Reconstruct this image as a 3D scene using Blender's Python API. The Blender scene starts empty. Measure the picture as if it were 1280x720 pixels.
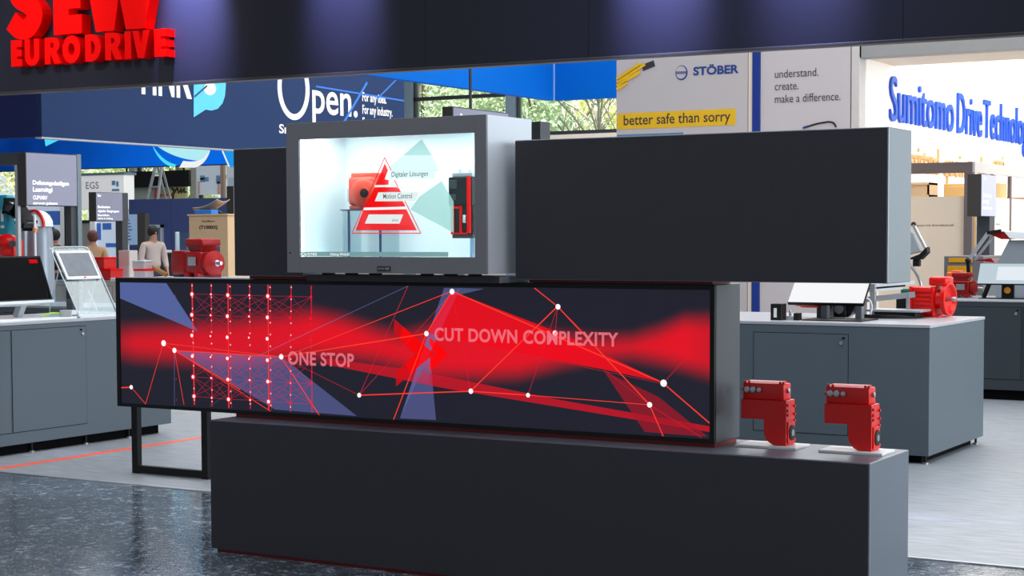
import bpy, bmesh, math, random
from mathutils import Vector, Matrix
random.seed(7)
S = bpy.context.scene
COL = S.collection
# ------------------------------------------------------------------ camera
F, PPY = 2134.3757, 404.71
RX = Vector((0.86202374, 0.50685783, -0.00319593))
UX = Vector((-0.0227836, 0.04504588, 0.99872508))
WX = Vector((-0.50635559, 0.86085191, -0.05037867))
CAM = Vector((0, 0, 1.5))
cd = bpy.data.cameras.new('camera'); cam = bpy.data.objects.new('camera', cd); COL.objects.link(cam)
cam.matrix_world = Matrix(((RX.x, UX.x, -WX.x, 0), (RX.y, UX.y, -WX.y, 0), (RX.z, UX.z, -WX.z, 1.5), (0, 0, 0, 1)))
cd.sensor_width = 36; cd.lens = F / 1280 * 36; cd.shift_y = (PPY - 360) / 1280; cd.clip_end = 300
S.camera = cam
def H(px, py, ax, val):
    """point of the place seen at a photo pixel, on the plane ax = val"""
    d = WX + RX * ((px - 640) / F) - UX * ((py - PPY) / F)
    i = 'xyz'.index(ax)
    return CAM + d * ((val - CAM[i]) / d[i])
# ------------------------------------------------------------------ world, lights, exposure
S.view_settings.view_transform = 'Standard'; S.view_settings.look = 'None'
S.view_settings.gamma = 1; S.view_settings.exposure = 0; S.view_settings.use_curve_mapping = False
w = bpy.data.worlds.new('hall_daylight'); S.world = w; w.use_nodes = True
nt = w.node_tree; nt.nodes.clear()
wo = nt.nodes.new('ShaderNodeOutputWorld'); bg = nt.nodes.new('ShaderNodeBackground')
tc = nt.nodes.new('ShaderNodeTexCoord'); sx = nt.nodes.new('ShaderNodeSeparateXYZ')
mp = nt.nodes.new('ShaderNodeMapRange'); mp.inputs[1].default_value = -0.75; mp.inputs[2].default_value = 0.55
mp.inputs[3].default_value = 0.42; mp.inputs[4].default_value = 1.1
nt.links.new(tc.outputs['Generated'], sx.inputs[0])
ad = nt.nodes.new('ShaderNodeMath'); ad.operation = 'MULTIPLY_ADD'; ad.inputs[1].default_value = 0.45
nt.links.new(sx.outputs[0], ad.inputs[0]); nt.links.new(sx.outputs[1], ad.inputs[2])
nt.links.new(ad.outputs[0], mp.inputs[0])
bg.inputs[0].default_value = (0.86, 0.93, 1.0, 1)
nt.links.new(mp.outputs[0], bg.inputs[1]); nt.links.new(bg.outputs[0], wo.inputs[0])
def area(name, loc, target, size, size_y, power, col=(1, 1, 1)):
    l = bpy.data.lights.new(name, 'AREA'); l.shape = 'RECTANGLE'; l.size = size; l.size_y = size_y
    l.energy = power; l.color = col
    o = bpy.data.objects.new(name, l); COL.objects.link(o); o.location = loc
    o.rotation_euler = (Vector(target) - Vector(loc)).to_track_quat('-Z', 'Y').to_euler()
    return o
area('hall_ceiling_light', (-3, 9, 9.2), (-3, 9, 0), 14, 12, 1500, (0.95, 0.98, 1))
area('hall_ceiling_light_rear', (-14, 26, 9.3), (-14, 26, 0), 24, 18, 4200, (1, 0.99, 0.97))
area('side_glazing_light', (9, 11, 3.6), (-4, 9.5, 1.0), 10, 5, 1350, (0.88, 0.94, 1))
sl = bpy.data.lights.new('sun', 'SUN'); sl.energy = 15.0; sl.angle = 0.01; sl.color = (1, 0.97, 0.9)
so = bpy.data.objects.new('sun', sl); COL.objects.link(so); so.rotation_euler = (math.radians(32), 0, math.radians(-12))
def spot(name, loc, target, power, ang, col=(1, 1, 1), blend=0.8, r=0.06):
    l = bpy.data.lights.new(name, 'SPOT'); l.energy = power; l.spot_size = math.radians(ang); l.spot_blend = blend
    l.color = col; l.shadow_soft_size = r
    o = bpy.data.objects.new(name, l); COL.objects.link(o); o.location = loc
    o.rotation_euler = (Vector(target) - Vector(loc)).to_track_quat('-Z', 'Y').to_euler()
for fx, pw in ((-8.9, 420), (-6.97, 1150), (-5.87, 620), (-3.88, 1150), (-3.08, 650)):
    spot('fascia_downlight', (fx, 7.75 + 0.033 * (fx + 2), 3.75), (fx, 8.2 + 0.033 * (fx + 2), 3.0), pw * 1.15, 38, (0.52, 0.56, 1.0), 1.0)
spot('fascia_wash', (-3.5, 6.6, 4.2), (-3.5, 8.2, 2.8), 150, 75, (0.36, 0.45, 1.0), 1.0)
for fx in (-8.5, -7.6): spot('sign_fill_spot', (fx + 0.2, 4.6, 4.4), (fx, 8.2, 2.85), 230, 34, (1, 0.96, 0.92))  # added fill for the red letters; no such lamps are seen
area('booth_downlight', (-3.0, 24.5, 4.6), (-5.5, 24.5, 2.0), 7, 5, 430, (1, 0.95, 0.88))
# ------------------------------------------------------------------ helpers
def lin(c):
    c = c / 255
    return c / 12.92 if c <= 0.04045 else ((c + 0.055) / 1.055) ** 2.4
def C(r, g, b): return (lin(r), lin(g), lin(b), 1)
MATS = {}
def mat(name, rgb, rough=0.5, metal=0.0, var=0.06, scale=8, bump=0.0, emit=0, coat=0, spec=0.5, alpha=1, trans=0):
    if name in MATS: return MATS[name]
    m = bpy.data.materials.new(name); m.use_nodes = True; n = m.node_tree; b = n.nodes['Principled BSDF']
    c = C(*rgb)
    tcn = n.nodes.new('ShaderNodeTexCoord'); nz = n.nodes.new('ShaderNodeTexNoise')
    nz.inputs['Scale'].default_value = scale; nz.inputs['Detail'].default_value = 4
    n.links.new(tcn.outputs['Object'], nz.inputs['Vector'])
    mx = n.nodes.new('ShaderNodeMix'); mx.data_type = 'RGBA'
    mx.inputs['A'].default_value = tuple(v * (1 - var) for v in c[:3]) + (1,)
    mx.inputs['B'].default_value = tuple(min(1, v * (1 + var)) for v in c[:3]) + (1,)
    n.links.new(nz.outputs['Fac'], mx.inputs['Factor']); n.links.new(mx.outputs['Result'], b.inputs['Base Color'])
    b.inputs['Roughness'].default_value = rough; b.inputs['Metallic'].default_value = metal
    b.inputs['Specular IOR Level'].default_value = spec; b.inputs['Coat Weight'].default_value = coat
    b.inputs['Alpha'].default_value = alpha; b.inputs['Transmission Weight'].default_value = trans
    if emit:
        b.inputs['Emission Color'].default_value = c; b.inputs['Emission Strength'].default_value = emit
    if bump:
        bp = n.nodes.new('ShaderNodeBump'); bp.inputs['Strength'].default_value = bump; bp.inputs['Distance'].default_value = 0.01
        n.links.new(nz.outputs['Fac'], bp.inputs['Height']); n.links.new(bp.outputs['Normal'], b.inputs['Normal'])
    MATS[name] = m
    return m
def glow(name, rgb, strength=1.0, alpha=1.0):
    """light given off by a screen"""
    if name in MATS: return MATS[name]
    m = bpy.data.materials.new(name); m.use_nodes = True; n = m.node_tree; n.nodes.clear()
    o = n.nodes.new('ShaderNodeOutputMaterial'); e = n.nodes.new('ShaderNodeEmission')
    e.inputs[0].default_value = C(*rgb); e.inputs[1].default_value = strength
    if alpha < 1:
        t = n.nodes.new('ShaderNodeBsdfTransparent'); mx = n.nodes.new('ShaderNodeMixShader'); mx.inputs[0].default_value = alpha
        n.links.new(t.outputs[0], mx.inputs[1]); n.links.new(e.outputs[0], mx.inputs[2]); n.links.new(mx.outputs[0], o.inputs[0])
    else: n.links.new(e.outputs[0], o.inputs[0])
    MATS[name] = m
    return m
def clear(name, tint, gloss=0.12, rough=0.02):
    """clear sheet: acrylic or glass"""
    if name in MATS: return MATS[name]
    m = bpy.data.materials.new(name); m.use_nodes = True; n = m.node_tree; n.nodes.clear()
    o = n.nodes.new('ShaderNodeOutputMaterial'); t = n.nodes.new('ShaderNodeBsdfTransparent'); t.inputs[0].default_value = C(*tint)
    g = n.nodes.new('ShaderNodeBsdfGlossy'); g.inputs['Roughness'].default_value = rough
    lw = n.nodes.new('ShaderNodeLayerWeight'); lw.inputs[0].default_value = 0.25
    ml = n.nodes.new('ShaderNodeMath'); ml.operation = 'MULTIPLY_ADD'; ml.inputs[1].default_value = 0.3; ml.inputs[2].default_value = gloss
    n.links.new(lw.outputs['Fresnel'], ml.inputs[0])
    mx = n.nodes.new('ShaderNodeMixShader'); n.links.new(ml.outputs[0], mx.inputs[0])
    n.links.new(t.outputs[0], mx.inputs[1]); n.links.new(g.outputs[0], mx.inputs[2]); n.links.new(mx.outputs[0], o.inputs[0])
    MATS[name] = m
    return m

def wloc(o):
    v = Vector((0, 0, 0))
    while o: v += Vector(o.location); o = o.parent
    return v
class MB:
    def __init__(s): s.bm = bmesh.new(); s.mats = []; s.cur = 0
    def mat(s, m):
        if m not in s.mats: s.mats.append(m)
        s.cur = s.mats.index(m); return s
    def _tag(s, faces):
        for f in faces: f.material_index = s.cur
    def add(s, verts, faces):
        vs = [s.bm.verts.new(v) for v in verts]; fs = []
        for f in faces:
            try: fs.append(s.bm.faces.new([vs[i] for i in f]))
            except ValueError: pass
        s._tag(fs); return s
    def box(s, x0, x1, y0, y1, z0, z1, bev=0.0, seg=2):
        t = bmesh.new()
        bmesh.ops.create_cube(t, size=1)
        for v in t.verts: v.co = Vector(((x0 + x1) / 2 + v.co.x * (x1 - x0), (y0 + y1) / 2 + v.co.y * (y1 - y0), (z0 + z1) / 2 + v.co.z * (z1 - z0)))
        if bev: bmesh.ops.bevel(t, geom=t.edges[:], offset=bev, segments=seg, affect='EDGES', profile=0.5)
        return s.merge(t)
    def merge(s, t, M=None):
        if M is not None: bmesh.ops.transform(t, matrix=M, verts=t.verts[:])
        t.verts.index_update()
        s.add([v.co.copy() for v in t.verts], [[v.index for v in f.verts] for f in t.faces]); t.free(); return s
    def obox(s, c, ax, ay, az, bev=0.0):
        """box with centre c and half axes"""
        t = bmesh.new(); bmesh.ops.create_cube(t, size=2)
        ax, ay, az, c = Vector(ax), Vector(ay), Vector(az), Vector(c)
        for v in t.verts: v.co = c + ax * v.co.x + ay * v.co.y + az * v.co.z
        if bev: bmesh.ops.bevel(t, geom=t.edges[:], offset=bev, segments=2, affect='EDGES', profile=0.5)
        return s.merge(t)
    def bar(s, a, b, w, d=None, up=(0, 0, 1), bev=0):
        a, b = Vector(a), Vector(b); ax = (b - a); L = ax.length; ax.normalize(); up = Vector(up)
        if abs(ax.dot(up)) > 0.95: up = Vector((1, 0, 0))
        sd = ax.cross(up).normalized(); u2 = sd.cross(ax).normalized(); d = d or w
        return s.obox((a + b) / 2, ax * L / 2, sd * w / 2, u2 * d / 2, bev)
    def cyl(s, a, b, r, r2=None, seg=24, bev=0):
        a, b = Vector(a), Vector(b); ax = b - a
        t = bmesh.new()
        bmesh.ops.create_cone(t, cap_ends=True, segments=seg, radius1=r, radius2=r if r2 is None else r2, depth=ax.length)
        if bev: bmesh.ops.bevel(t, geom=[e for e in t.edges if abs(e.verts[0].co.z - e.verts[1].co.z) < 1e-6], offset=bev, segments=2, affect='EDGES', profile=0.5)
        M = Matrix.Translation((a + b) / 2) @ ax.to_track_quat('Z', 'Y').to_matrix().to_4x4()
        return s.merge(t, M)
    def lathe(s, a, axis, prof, seg=32):
        """prof: (distance along axis, radius)"""
        a = Vector(a); q = Vector(axis).normalized().to_track_quat('Z', 'Y')
        V = []; Fc = []
        for d, r in prof:
            for k in range(seg):
                t = 2 * math.pi * k / seg; V.append(a + q @ Vector((r * math.cos(t), r * math.sin(t), d)))
        n = len(prof)
        for i in range(n - 1):
            for k in range(seg): Fc.append((i * seg + k, i * seg + (k + 1) % seg, (i + 1) * seg + (k + 1) % seg, (i + 1) * seg + k))
        Fc.append(tuple(range(seg))[::-1]); Fc.append(tuple((n - 1) * seg + k for k in range(seg)))
        return s.add(V, Fc)
    def sph(s, c, r, sc=(1, 1, 1), sub=3):
        t = bmesh.new(); bmesh.ops.create_icosphere(t, subdivisions=sub, radius=r)
        return s.merge(t, Matrix.Translation(Vector(c)) @ Matrix.Diagonal((*sc, 1)))
    def prism(s, pts, n, bev=0):
        """polygon of 3-D points pushed along n"""
        t = bmesh.new(); n = Vector(n)
        a = [t.verts.new(Vector(p)) for p in pts]; b = [t.verts.new(Vector(p) + n) for p in pts]; k = len(pts)
        t.faces.new(a); t.faces.new(b[::-1])
        for i in range(k): t.faces.new((a[i], b[i], b[(i + 1) % k], a[(i + 1) % k]))
        bmesh.ops.recalc_face_normals(t, faces=t.faces[:])
        if bev: bmesh.ops.bevel(t, geom=t.edges[:], offset=bev, segments=2, affect='EDGES', profile=0.5)
        return s.merge(t)
    def tube(s, pts, r, seg=10):
        pts = [Vector(p) for p in pts]; V = []; Fc = []; n = len(pts)
        for i, p in enumerate(pts):
            d = (pts[min(i + 1, n - 1)] - pts[max(i - 1, 0)]).normalized()
            q = d.to_track_quat('Z', 'Y')
            for k in range(seg):
                t = 2 * math.pi * k / seg; V.append(p + q @ Vector((r * math.cos(t), r * math.sin(t), 0)))
        for i in range(n - 1):
            for k in range(seg): Fc.append((i * seg + k, i * seg + (k + 1) % seg, (i + 1) * seg + (k + 1) % seg, (i + 1) * seg + k))
        Fc.append(tuple(range(seg))[::-1]); Fc.append(tuple((n - 1) * seg + k for k in range(seg)))
        return s.add(V, Fc)
    def quad(s, *p): return s.add(p, [tuple(range(len(p)))])
    def build(s, name, m, parent=None, local=False, smooth=False, loc=None):
        me = bpy.data.meshes.new(name)
        if loc is not None: base = Vector(loc)
        elif parent is not None and not local: base = wloc(parent)
        else: base = Vector((0, 0, 0))
        for v in s.bm.verts: v.co -= base
        bmesh.ops.recalc_face_normals(s.bm, faces=s.bm.faces[:])
        s.bm.to_mesh(me); s.bm.free()
        if s.mats:
            for q in s.mats: me.materials.append(q)
        else: me.materials.append(m)
        o = bpy.data.objects.new(name, me); COL.objects.link(o)
        if parent is not None: o.parent = parent
        elif loc is not None: o.location = base
        if smooth:
            for p in me.polygons: p.use_smooth = True
            try: me.set_sharp_from_angle(angle=math.radians(38))
            except Exception: pass
        return o
def thing(name, label, cat, loc=(0, 0, 0), rz=0, group=None):
    o = bpy.data.objects.new(name, None); COL.objects.link(o); o.location = loc; o.rotation_euler = (0, 0, rz)
    o.empty_display_size = 0.1
    o['label'] = label; o['category'] = cat
    if group: o['group'] = group
    return o
def tag(o, label, cat, group=None, kind=None):
    if label: o['label'] = label; o['category'] = cat
    if group: o['group'] = group
    if kind: o['kind'] = kind
    return o
def struct(o): o['kind'] = 'structure'; return o
def smear(pts, n=16):
    """smooth curve through points"""
    pts = [Vector(p) for p in pts]; out = []
    for i in range(len(pts) - 1):
        p0 = pts[max(i - 1, 0)]; p1 = pts[i]; p2 = pts[i + 1]; p3 = pts[min(i + 2, len(pts) - 1)]
        for k in range(n):
            t = k / n
            out.append(0.5 * ((2 * p1) + (p2 - p0) * t + (2 * p0 - 5 * p1 + 4 * p2 - p3) * t * t + (3 * p1 - p0 - 3 * p2 + p3) * t ** 3))
    out.append(pts[-1]); return out
def text_raw(s, bold=0.0, extrude=0.0, spacing=1.0):
    c = bpy.data.curves.new('lettering', 'FONT'); c.body = s; c.offset = bold; c.extrude = extrude; c.space_character = spacing
    c.resolution_u = 4
    o = bpy.data.objects.new('lettering', c); COL.objects.link(o)
    dg = bpy.context.evaluated_depsgraph_get(); dg.update()
    me = bpy.data.meshes.new_from_object(o.evaluated_get(dg))
    bpy.data.objects.remove(o); bpy.data.curves.remove(c)
    return me
def map_mesh(me, o0, xd, yd, nd, w, h, depth=None, y0=None, y1=None):
    """put a flat lettering mesh on a plane: lower left corner o0, width w, height h"""
    xs = [v.co.x for v in me.vertices]; ys = [v.co.y for v in me.vertices]; zs = [v.co.z for v in me.vertices]
    ax, bx = min(xs), max(xs); ay = min(ys) if y0 is None else y0; by = max(ys) if y1 is None else y1; zx = max(zs) - min(zs)
    out = []
    for v in me.vertices:
        p = Vector(o0) + Vector(xd) * ((v.co.x - ax) / (bx - ax) * w) + Vector(yd) * ((v.co.y - ay) / (by - ay) * h)
        if depth and zx > 1e-6: p += Vector(nd) * ((v.co.z - min(zs)) / zx * depth)
        out.append(p)
    return out, [tuple(p.vertices) for p in me.polygons]
def letters(name, s, o0, xd, nd, w, h, m, parent, bold=0.0, depth=0.0, spacing=1.0, yd=(0, 0, 1), base=True):
    """o0 = left end of the baseline; h = height of a capital letter"""
    me = text_raw(s, bold, 0.1 if depth else 0, spacing)
    V, Fc = map_mesh(me, o0, xd, yd, nd, w, h, depth, 0.0 if base else None, 0.73 if base else None)
    b = MB(); b.add(V, Fc)
    bpy.data.meshes.remove(me)
    return b.build(name, m, parent)
def shape2d(loops, extrude=0.1):
    c = bpy.data.curves.new('shape', 'CURVE'); c.dimensions = '2D'; c.fill_mode = 'BOTH'; c.extrude = extrude
    for lp in loops:
        sp = c.splines.new('POLY'); sp.points.add(len(lp) - 1); sp.use_cyclic_u = True
        for p, q in zip(sp.points, lp): p.co = (q[0], q[1], 0, 1)
    o = bpy.data.objects.new('shape', c); COL.objects.link(o)
    dg = bpy.context.evaluated_depsgraph_get(); dg.update()
    me = bpy.data.meshes.new_from_object(o.evaluated_get(dg))
    bpy.data.objects.remove(o); bpy.data.curves.remove(c)
    return me
def arc(cx, cy, rx, ry, a0, a1, n=16):
    return [(cx + rx * math.cos(math.radians(a0 + (a1 - a0) * i / n)), cy + ry * math.sin(math.radians(a0 + (a1 - a0) * i / n))) for i in range(n + 1)]
def glyph(name, loops, origin, size, xd, nd, depth, m, parent):
    """one thick letter: loops in letter units, (0,0) = lower left"""
    me = shape2d(loops)
    b = MB(); V = []
    for v in me.vertices:
        V.append(Vector(origin) + Vector(xd) * v.co.x * size + Vector((0, 0, 1)) * v.co.y * size + Vector(nd) * ((v.co.z + 0.1) / 0.2 * depth))
    b.add(V, [tuple(p.vertices) for p in me.polygons]); bpy.data.meshes.remove(me)
    return b.build(name, m, parent)
X, Y, Z = Vector((1, 0, 0)), Vector((0, 1, 0)), Vector((0, 0, 1))
# ------------------------------------------------------------------ materials
M_body = mat('anodised_grey_panel', (136, 143, 150), 0.38, 0.35, 0.04, 3)
M_base = mat('slate_grey_panel', (104, 113, 124), 0.32, 0.35, 0.04, 3)
M_led = mat('brushed_dark_housing', (78, 82, 88), 0.34, 0.5, 0.10, 2.2)
M_face = mat('anthracite_laminate', (64, 63, 69), 0.62, 0, 0.05, 14, spec=0.25)
M_case = mat('display_case_grey', (138, 138, 143), 0.5, 0, 0.04, 12, spec=0.3)
M_caseside = mat('display_case_side_sheet', (214, 220, 228), 0.4, 0.15, 0.03, 5)
M_red_gap = mat('red_painted_recess', (120, 0, 4), 0.5)
M_cab = mat('slate_lacquered_cabinet', (85, 97, 106), 0.42, 0, 0.03, 5, spec=0.4)
M_cabdark = mat('charcoal_lacquered_cabinet', (46, 54, 60), 0.45, 0, 0.03, 5, spec=0.4)
M_top = mat('light_grey_worktop', (176, 178, 184), 0.28, 0, 0.04, 6)
M_black = mat('matt_black_steel', (14, 14, 16), 0.5, 0, 0.05, 20, spec=0.3)
M_blackgloss = mat('glossy_black', (8, 9, 12), 0.12, 0, 0.02)
M_gap = mat('shadow_gap_black', (10, 10, 11), 0.9, 0, 0.02, spec=0.1)
M_red = mat('red_lacquered_cast_housing', (218, 8, 5), 0.34, 0, 0.06, 30, spec=0.45)
M_redor = mat('orange_red_motor_paint', (214, 66, 44), 0.4, 0, 0.05, 30)
M_dred = mat('deep_red_motor_paint', (144, 8, 9), 0.42, 0, 0.08, 30, spec=0.3)
M_sign_red = mat('signal_red_sign_letters', (250, 2, 1), 0.4, 0, 0.02, spec=0.1)
M_steel = mat('brushed_steel', (176, 178, 182), 0.3, 0.9, 0.08, 40)
M_alu = mat('aluminium_profile', (190, 194, 200), 0.38, 0.7, 0.05, 30)
M_white = mat('white_lacquer', (236, 238, 240), 0.45, 0, 0.02)
M_white2 = mat('white_plastic', (222, 226, 230), 0.35, 0, 0.03)
M_acr = clear('clear_acrylic', (236, 244, 247), 0.03)
M_acredge = mat('acrylic_polished_edge', (205, 218, 222), 0.15, 0, 0.02)
M_glass = clear('window_glass', (244, 248, 248), 0.03)
M_skin = mat('skin', (196, 142, 116), 0.5)
M_hair = mat('dark_hair', (22, 18, 18), 0.6, bump=0.4, scale=60)
# ------------------------------------------------------------------ floor
def tile_mat():
    m = bpy.data.materials.new('polished_stone_floor'); m.use_nodes = True; n = m.node_tree; b = n.nodes['Principled BSDF']
    tcn = n.nodes.new('ShaderNodeTexCoord')
    mpn = n.nodes.new('ShaderNodeMapping'); mpn.inputs['Scale'].default_value = (1, 1, 1)
    n.links.new(tcn.outputs['Object'], mpn.inputs[0])
    br = n.nodes.new('ShaderNodeTexBrick'); br.offset = 0.0; br.inputs['Scale'].default_value = 1.0
    br.inputs['Brick Width'].default_value = 1.2; br.inputs['Row Height'].default_value = 1.2; br.inputs['Mortar Size'].default_value = 0.004
    br.inputs['Color1'].default_value = (0.35, 0.35, 0.35, 1); br.inputs['Color2'].default_value = (0.75, 0.75, 0.75, 1); br.inputs['Mortar'].default_value = (0.2, 0.2, 0.2, 1)
    n.links.new(mpn.outputs[0], br.inputs['Vector'])
    n1 = n.nodes.new('ShaderNodeTexNoise'); n1.inputs['Scale'].default_value = 13; n1.inputs['Detail'].default_value = 6; n1.inputs['Distortion'].default_value = 1.2
    n.links.new(mpn.outputs[0], n1.inputs['Vector'])
    rp = n.nodes.new('ShaderNodeValToRGB')
    rp.color_ramp.elements[0].position = 0.36; rp.color_ramp.elements[0].color = C(56, 64, 74)
    rp.color_ramp.elements[1].position = 0.72; rp.color_ramp.elements[1].color = C(156, 166, 178)
    e = rp.color_ramp.elements.new(0.58); e.color = C(84, 94, 106)
    n.links.new(n1.outputs['Fac'], rp.inputs[0])
    mx = n.nodes.new('ShaderNodeMix'); mx.data_type = 'RGBA'; mx.blend_type = 'OVERLAY'; mx.inputs['Factor'].default_value = 0.5
    n.links.new(rp.outputs[0], mx.inputs['A']); n.links.new(br.outputs['Color'], mx.inputs['B'])
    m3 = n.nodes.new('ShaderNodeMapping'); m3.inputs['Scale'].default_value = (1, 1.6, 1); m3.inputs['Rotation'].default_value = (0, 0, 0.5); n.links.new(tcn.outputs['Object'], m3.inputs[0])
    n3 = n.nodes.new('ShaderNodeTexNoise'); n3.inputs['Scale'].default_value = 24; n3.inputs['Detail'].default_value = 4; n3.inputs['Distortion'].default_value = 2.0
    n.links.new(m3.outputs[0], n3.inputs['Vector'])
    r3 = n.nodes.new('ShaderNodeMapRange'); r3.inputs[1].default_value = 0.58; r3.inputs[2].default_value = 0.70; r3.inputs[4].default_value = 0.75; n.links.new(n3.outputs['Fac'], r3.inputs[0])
    n4 = n.nodes.new('ShaderNodeTexNoise'); n4.inputs['Scale'].default_value = 0.9; n.links.new(tcn.outputs['Object'], n4.inputs['Vector'])
    r4 = n.nodes.new('ShaderNodeMapRange'); r4.inputs[1].default_value = 0.35; r4.inputs[2].default_value = 0.65; r4.inputs[3].default_value = 0.65; r4.inputs[4].default_value = 1.5; n.links.new(n4.outputs['Fac'], r4.inputs[0])
    v4 = n.nodes.new('ShaderNodeVectorMath'); v4.operation = 'SCALE'; n.links.new(mx.outputs['Result'], v4.inputs[0]); n.links.new(r4.outputs[0], v4.inputs['Scale'])
    mf = n.nodes.new('ShaderNodeMix'); mf.data_type = 'RGBA'; mf.inputs['B'].default_value = C(190, 198, 206); n.links.new(r3.outputs[0], mf.inputs['Factor']); n.links.new(v4.outputs[0], mf.inputs['A'])  # pale wavy flecks: broken floor reflections painted into the colour
    n.links.new(mf.outputs['Result'], b.inputs['Base Color'])
    b.inputs['Roughness'].default_value = 0.09; b.inputs['Specular IOR Level'].default_value = 0.6
    n2 = n.nodes.new('ShaderNodeTexNoise'); n2.inputs['Scale'].default_value = 26; n2.inputs['Detail'].default_value = 3
    n.links.new(mpn.outputs[0], n2.inputs['Vector'])
    bp = n.nodes.new('ShaderNodeBump'); bp.inputs['Strength'].default_value = 0.16; bp.inputs['Distance'].default_value = 0.01
    n.links.new(n2.outputs['Fac'], bp.inputs['Height']); n.links.new(bp.outputs['Normal'], b.inputs['Normal'])
    return m
def vinyl_mat():
    m = bpy.data.materials.new('pale_grey_vinyl_floor'); m.use_nodes = True; n = m.node_tree; b = n.nodes['Principled BSDF']
    tcn = n.nodes.new('ShaderNodeTexCoord'); mpn = n.nodes.new('ShaderNodeMapping'); mpn.inputs['Scale'].default_value = (1.0, 6, 1)
    n.links.new(tcn.outputs['Object'], mpn.inputs[0])
    n1 = n.nodes.new('ShaderNodeTexNoise'); n1.inputs['Scale'].default_value = 5; n1.inputs['Detail'].default_value = 8
    n.links.new(mpn.outputs[0], n1.inputs['Vector'])
    rp = n.nodes.new('ShaderNodeValToRGB')
    rp.color_ramp.elements[0].position = 0.3; rp.color_ramp.elements[0].color = C(126, 131, 138)
    rp.color_ramp.elements[1].position = 0.7; rp.color_ramp.elements[1].color = C(160, 165, 172)
    n.links.new(n1.outputs['Fac'], rp.inputs[0]); n.links.new(rp.outputs[0], b.inputs['Base Color'])
    b.inputs['Roughness'].default_value = 0.42
    return m
FB = 7.76
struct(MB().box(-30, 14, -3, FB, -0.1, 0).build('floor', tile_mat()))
struct(MB().box(-60, 16, FB, 41, -0.1, 0.0).build('floor.001', vinyl_mat()))
struct(MB().box(-62, 16, -12, 40.3, 9.6, 9.8).build('ceiling', mat('hall_ceiling', (120, 122, 126), 0.8)))
struct(MB().box(-30, 14, FB - 0.012, FB + 0.012, 0.0, 0.006).build('trim_1', M_alu))
tp = MB().box(-8.565, -8.495, FB + 0.03, 16, 0.0, 0.002).build('floor_tape', mat('orange_red_tape', (250, 92, 62), 0.5))
tag(tp, 'orange red tape line stuck on the pale floor along the long slate counter', 'tape')
# ------------------------------------------------------------------ the stacked wall: plinth block, screen block, upper blocks, display case
def block(name, label, cat, x0, x1, y0, d, z0, z1, gap, mtl, px1, edge=0.004, inset=0.03):
    t = thing(name, label, cat, ((x0 + x1) / 2, y0 + d / 2, z0 - gap))
    MB().box(x0, x1, y0 + 0.006, y0 + d, z0, z1, edge).build('carcass', mtl, t)
    MB().box(x0 + 0.004, x1 - 0.004, y0, y0 + 0.010, z0 + 0.003, z1 - 0.004, 0.001).build('front_panel', M_face, t)
    MB().box(x0 + inset, px1, y0 + (0.014 if z0 < .1 else 0.09), y0 + d - 0.02, z0 - gap, z0 + 0.004).build('plinth', M_red_gap, t)
    return t
block('plinth_block', 'long low anthracite plinth block on the floor carrying the screen wall', 'display block',
      -5.3796, -2.1124, 6.2831, 0.4888, 0.012, 0.6332, 0.012, M_base, -2.14)
block('upper_block', 'wide dark upper block reaching past the end of the video screen block', 'display block',
      -3.7279, -2.0746, 6.3618, 0.2917, 1.319, 1.9183, 0.014, M_body, -2.84, inset=0.02)
block('upper_block', 'narrow dark upper block, the smaller of the two beside the glass display case', 'display block',
      -5.281, -4.872, 6.3618, 0.2917, 1.322, 1.926, 0.017, M_body, -4.89, inset=0.02)
# LED screen block
LY, LX0, LX1, LZ0, LZ1, LD = 6.4393, -6.1184, -2.826, 0.6512, 1.304, 0.2683
led = thing('led_screen', 'long red and black video screen block resting on the low plinth block', 'screen', ((LX0 + LX1) / 2, LY + LD / 2, 0.6332))
MB().box(LX0, LX1, LY + 0.012, LY + LD, LZ0, LZ1, 0.003).build('housing', M_led, led)
SX0, SX1, SZ0, SZ1 = -6.094, -2.847, 0.668, 1.283
b = MB()
b.box(LX0, SX0, LY, LY + 0.02, LZ0, LZ1, 0.001); b.box(SX1, LX1, LY, LY + 0.02, LZ0, LZ1, 0.001)
b.box(SX0, SX1, LY, LY + 0.02, SZ1, LZ1, 0.001); b.box(SX0, SX1, LY, LY + 0.02, LZ0, SZ0, 0.001)
b.build('bezel', M_black, led)
MB().box(-5.36, LX1 - 0.006, LY + 0.02, LY + LD - 0.02, 0.6332, LZ0 + 0.003).build('plinth', M_red_gap, led)
# the moving picture: base glow as colour attribute on a fine grid
CP = [(148, 428, 20, .6), (170, 429, 22, .88), (240, 430, 26, .9), (290, 430, 30, .9), (340, 424, 31, .93), (390, 417, 30, 1), (430, 422, 27, 1), (470, 431, 23, .97), (500, 439, 23, .95),
      (540, 440, 34, .97), (600, 441, 34, 1), (650, 440, 33, 1), (700, 438, 22, 1), (750, 436, 15, 1), (790, 434, 15, 1), (825, 432, 24, .98), (855, 429, 34, 1), (890, 434, 40, .8)]
def band(px, py):
    for a, c in zip(CP, CP[1:]):
        if px <= c[0] or c is CP[-1]:
            t = min(1, max(0, (px - a[0]) / (c[0] - a[0]))); yc, hw, am = [a[i] + (c[i] - a[i]) * t for i in (1, 2, 3)]
            d = (hw + 13 - abs(py - yc)) / 36
            d = min(1, max(0, d)); return am * d * d * (3 - 2 * d)
    return 0
def pix(p):
    d = p - CAM; k = d.dot(WX)
    return 640 + F * d.dot(RX) / k, PPY - F * d.dot(UX) / k
NX, NZ = 230, 48
me = bpy.data.meshes.new('picture'); V = []; Fc = []
for j in range(NZ + 1):
    for i in range(NX + 1): V.append((SX0 + (SX1 - SX0) * i / NX, LY + 0.006, SZ0 + (SZ1 - SZ0) * j / NZ))
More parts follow.
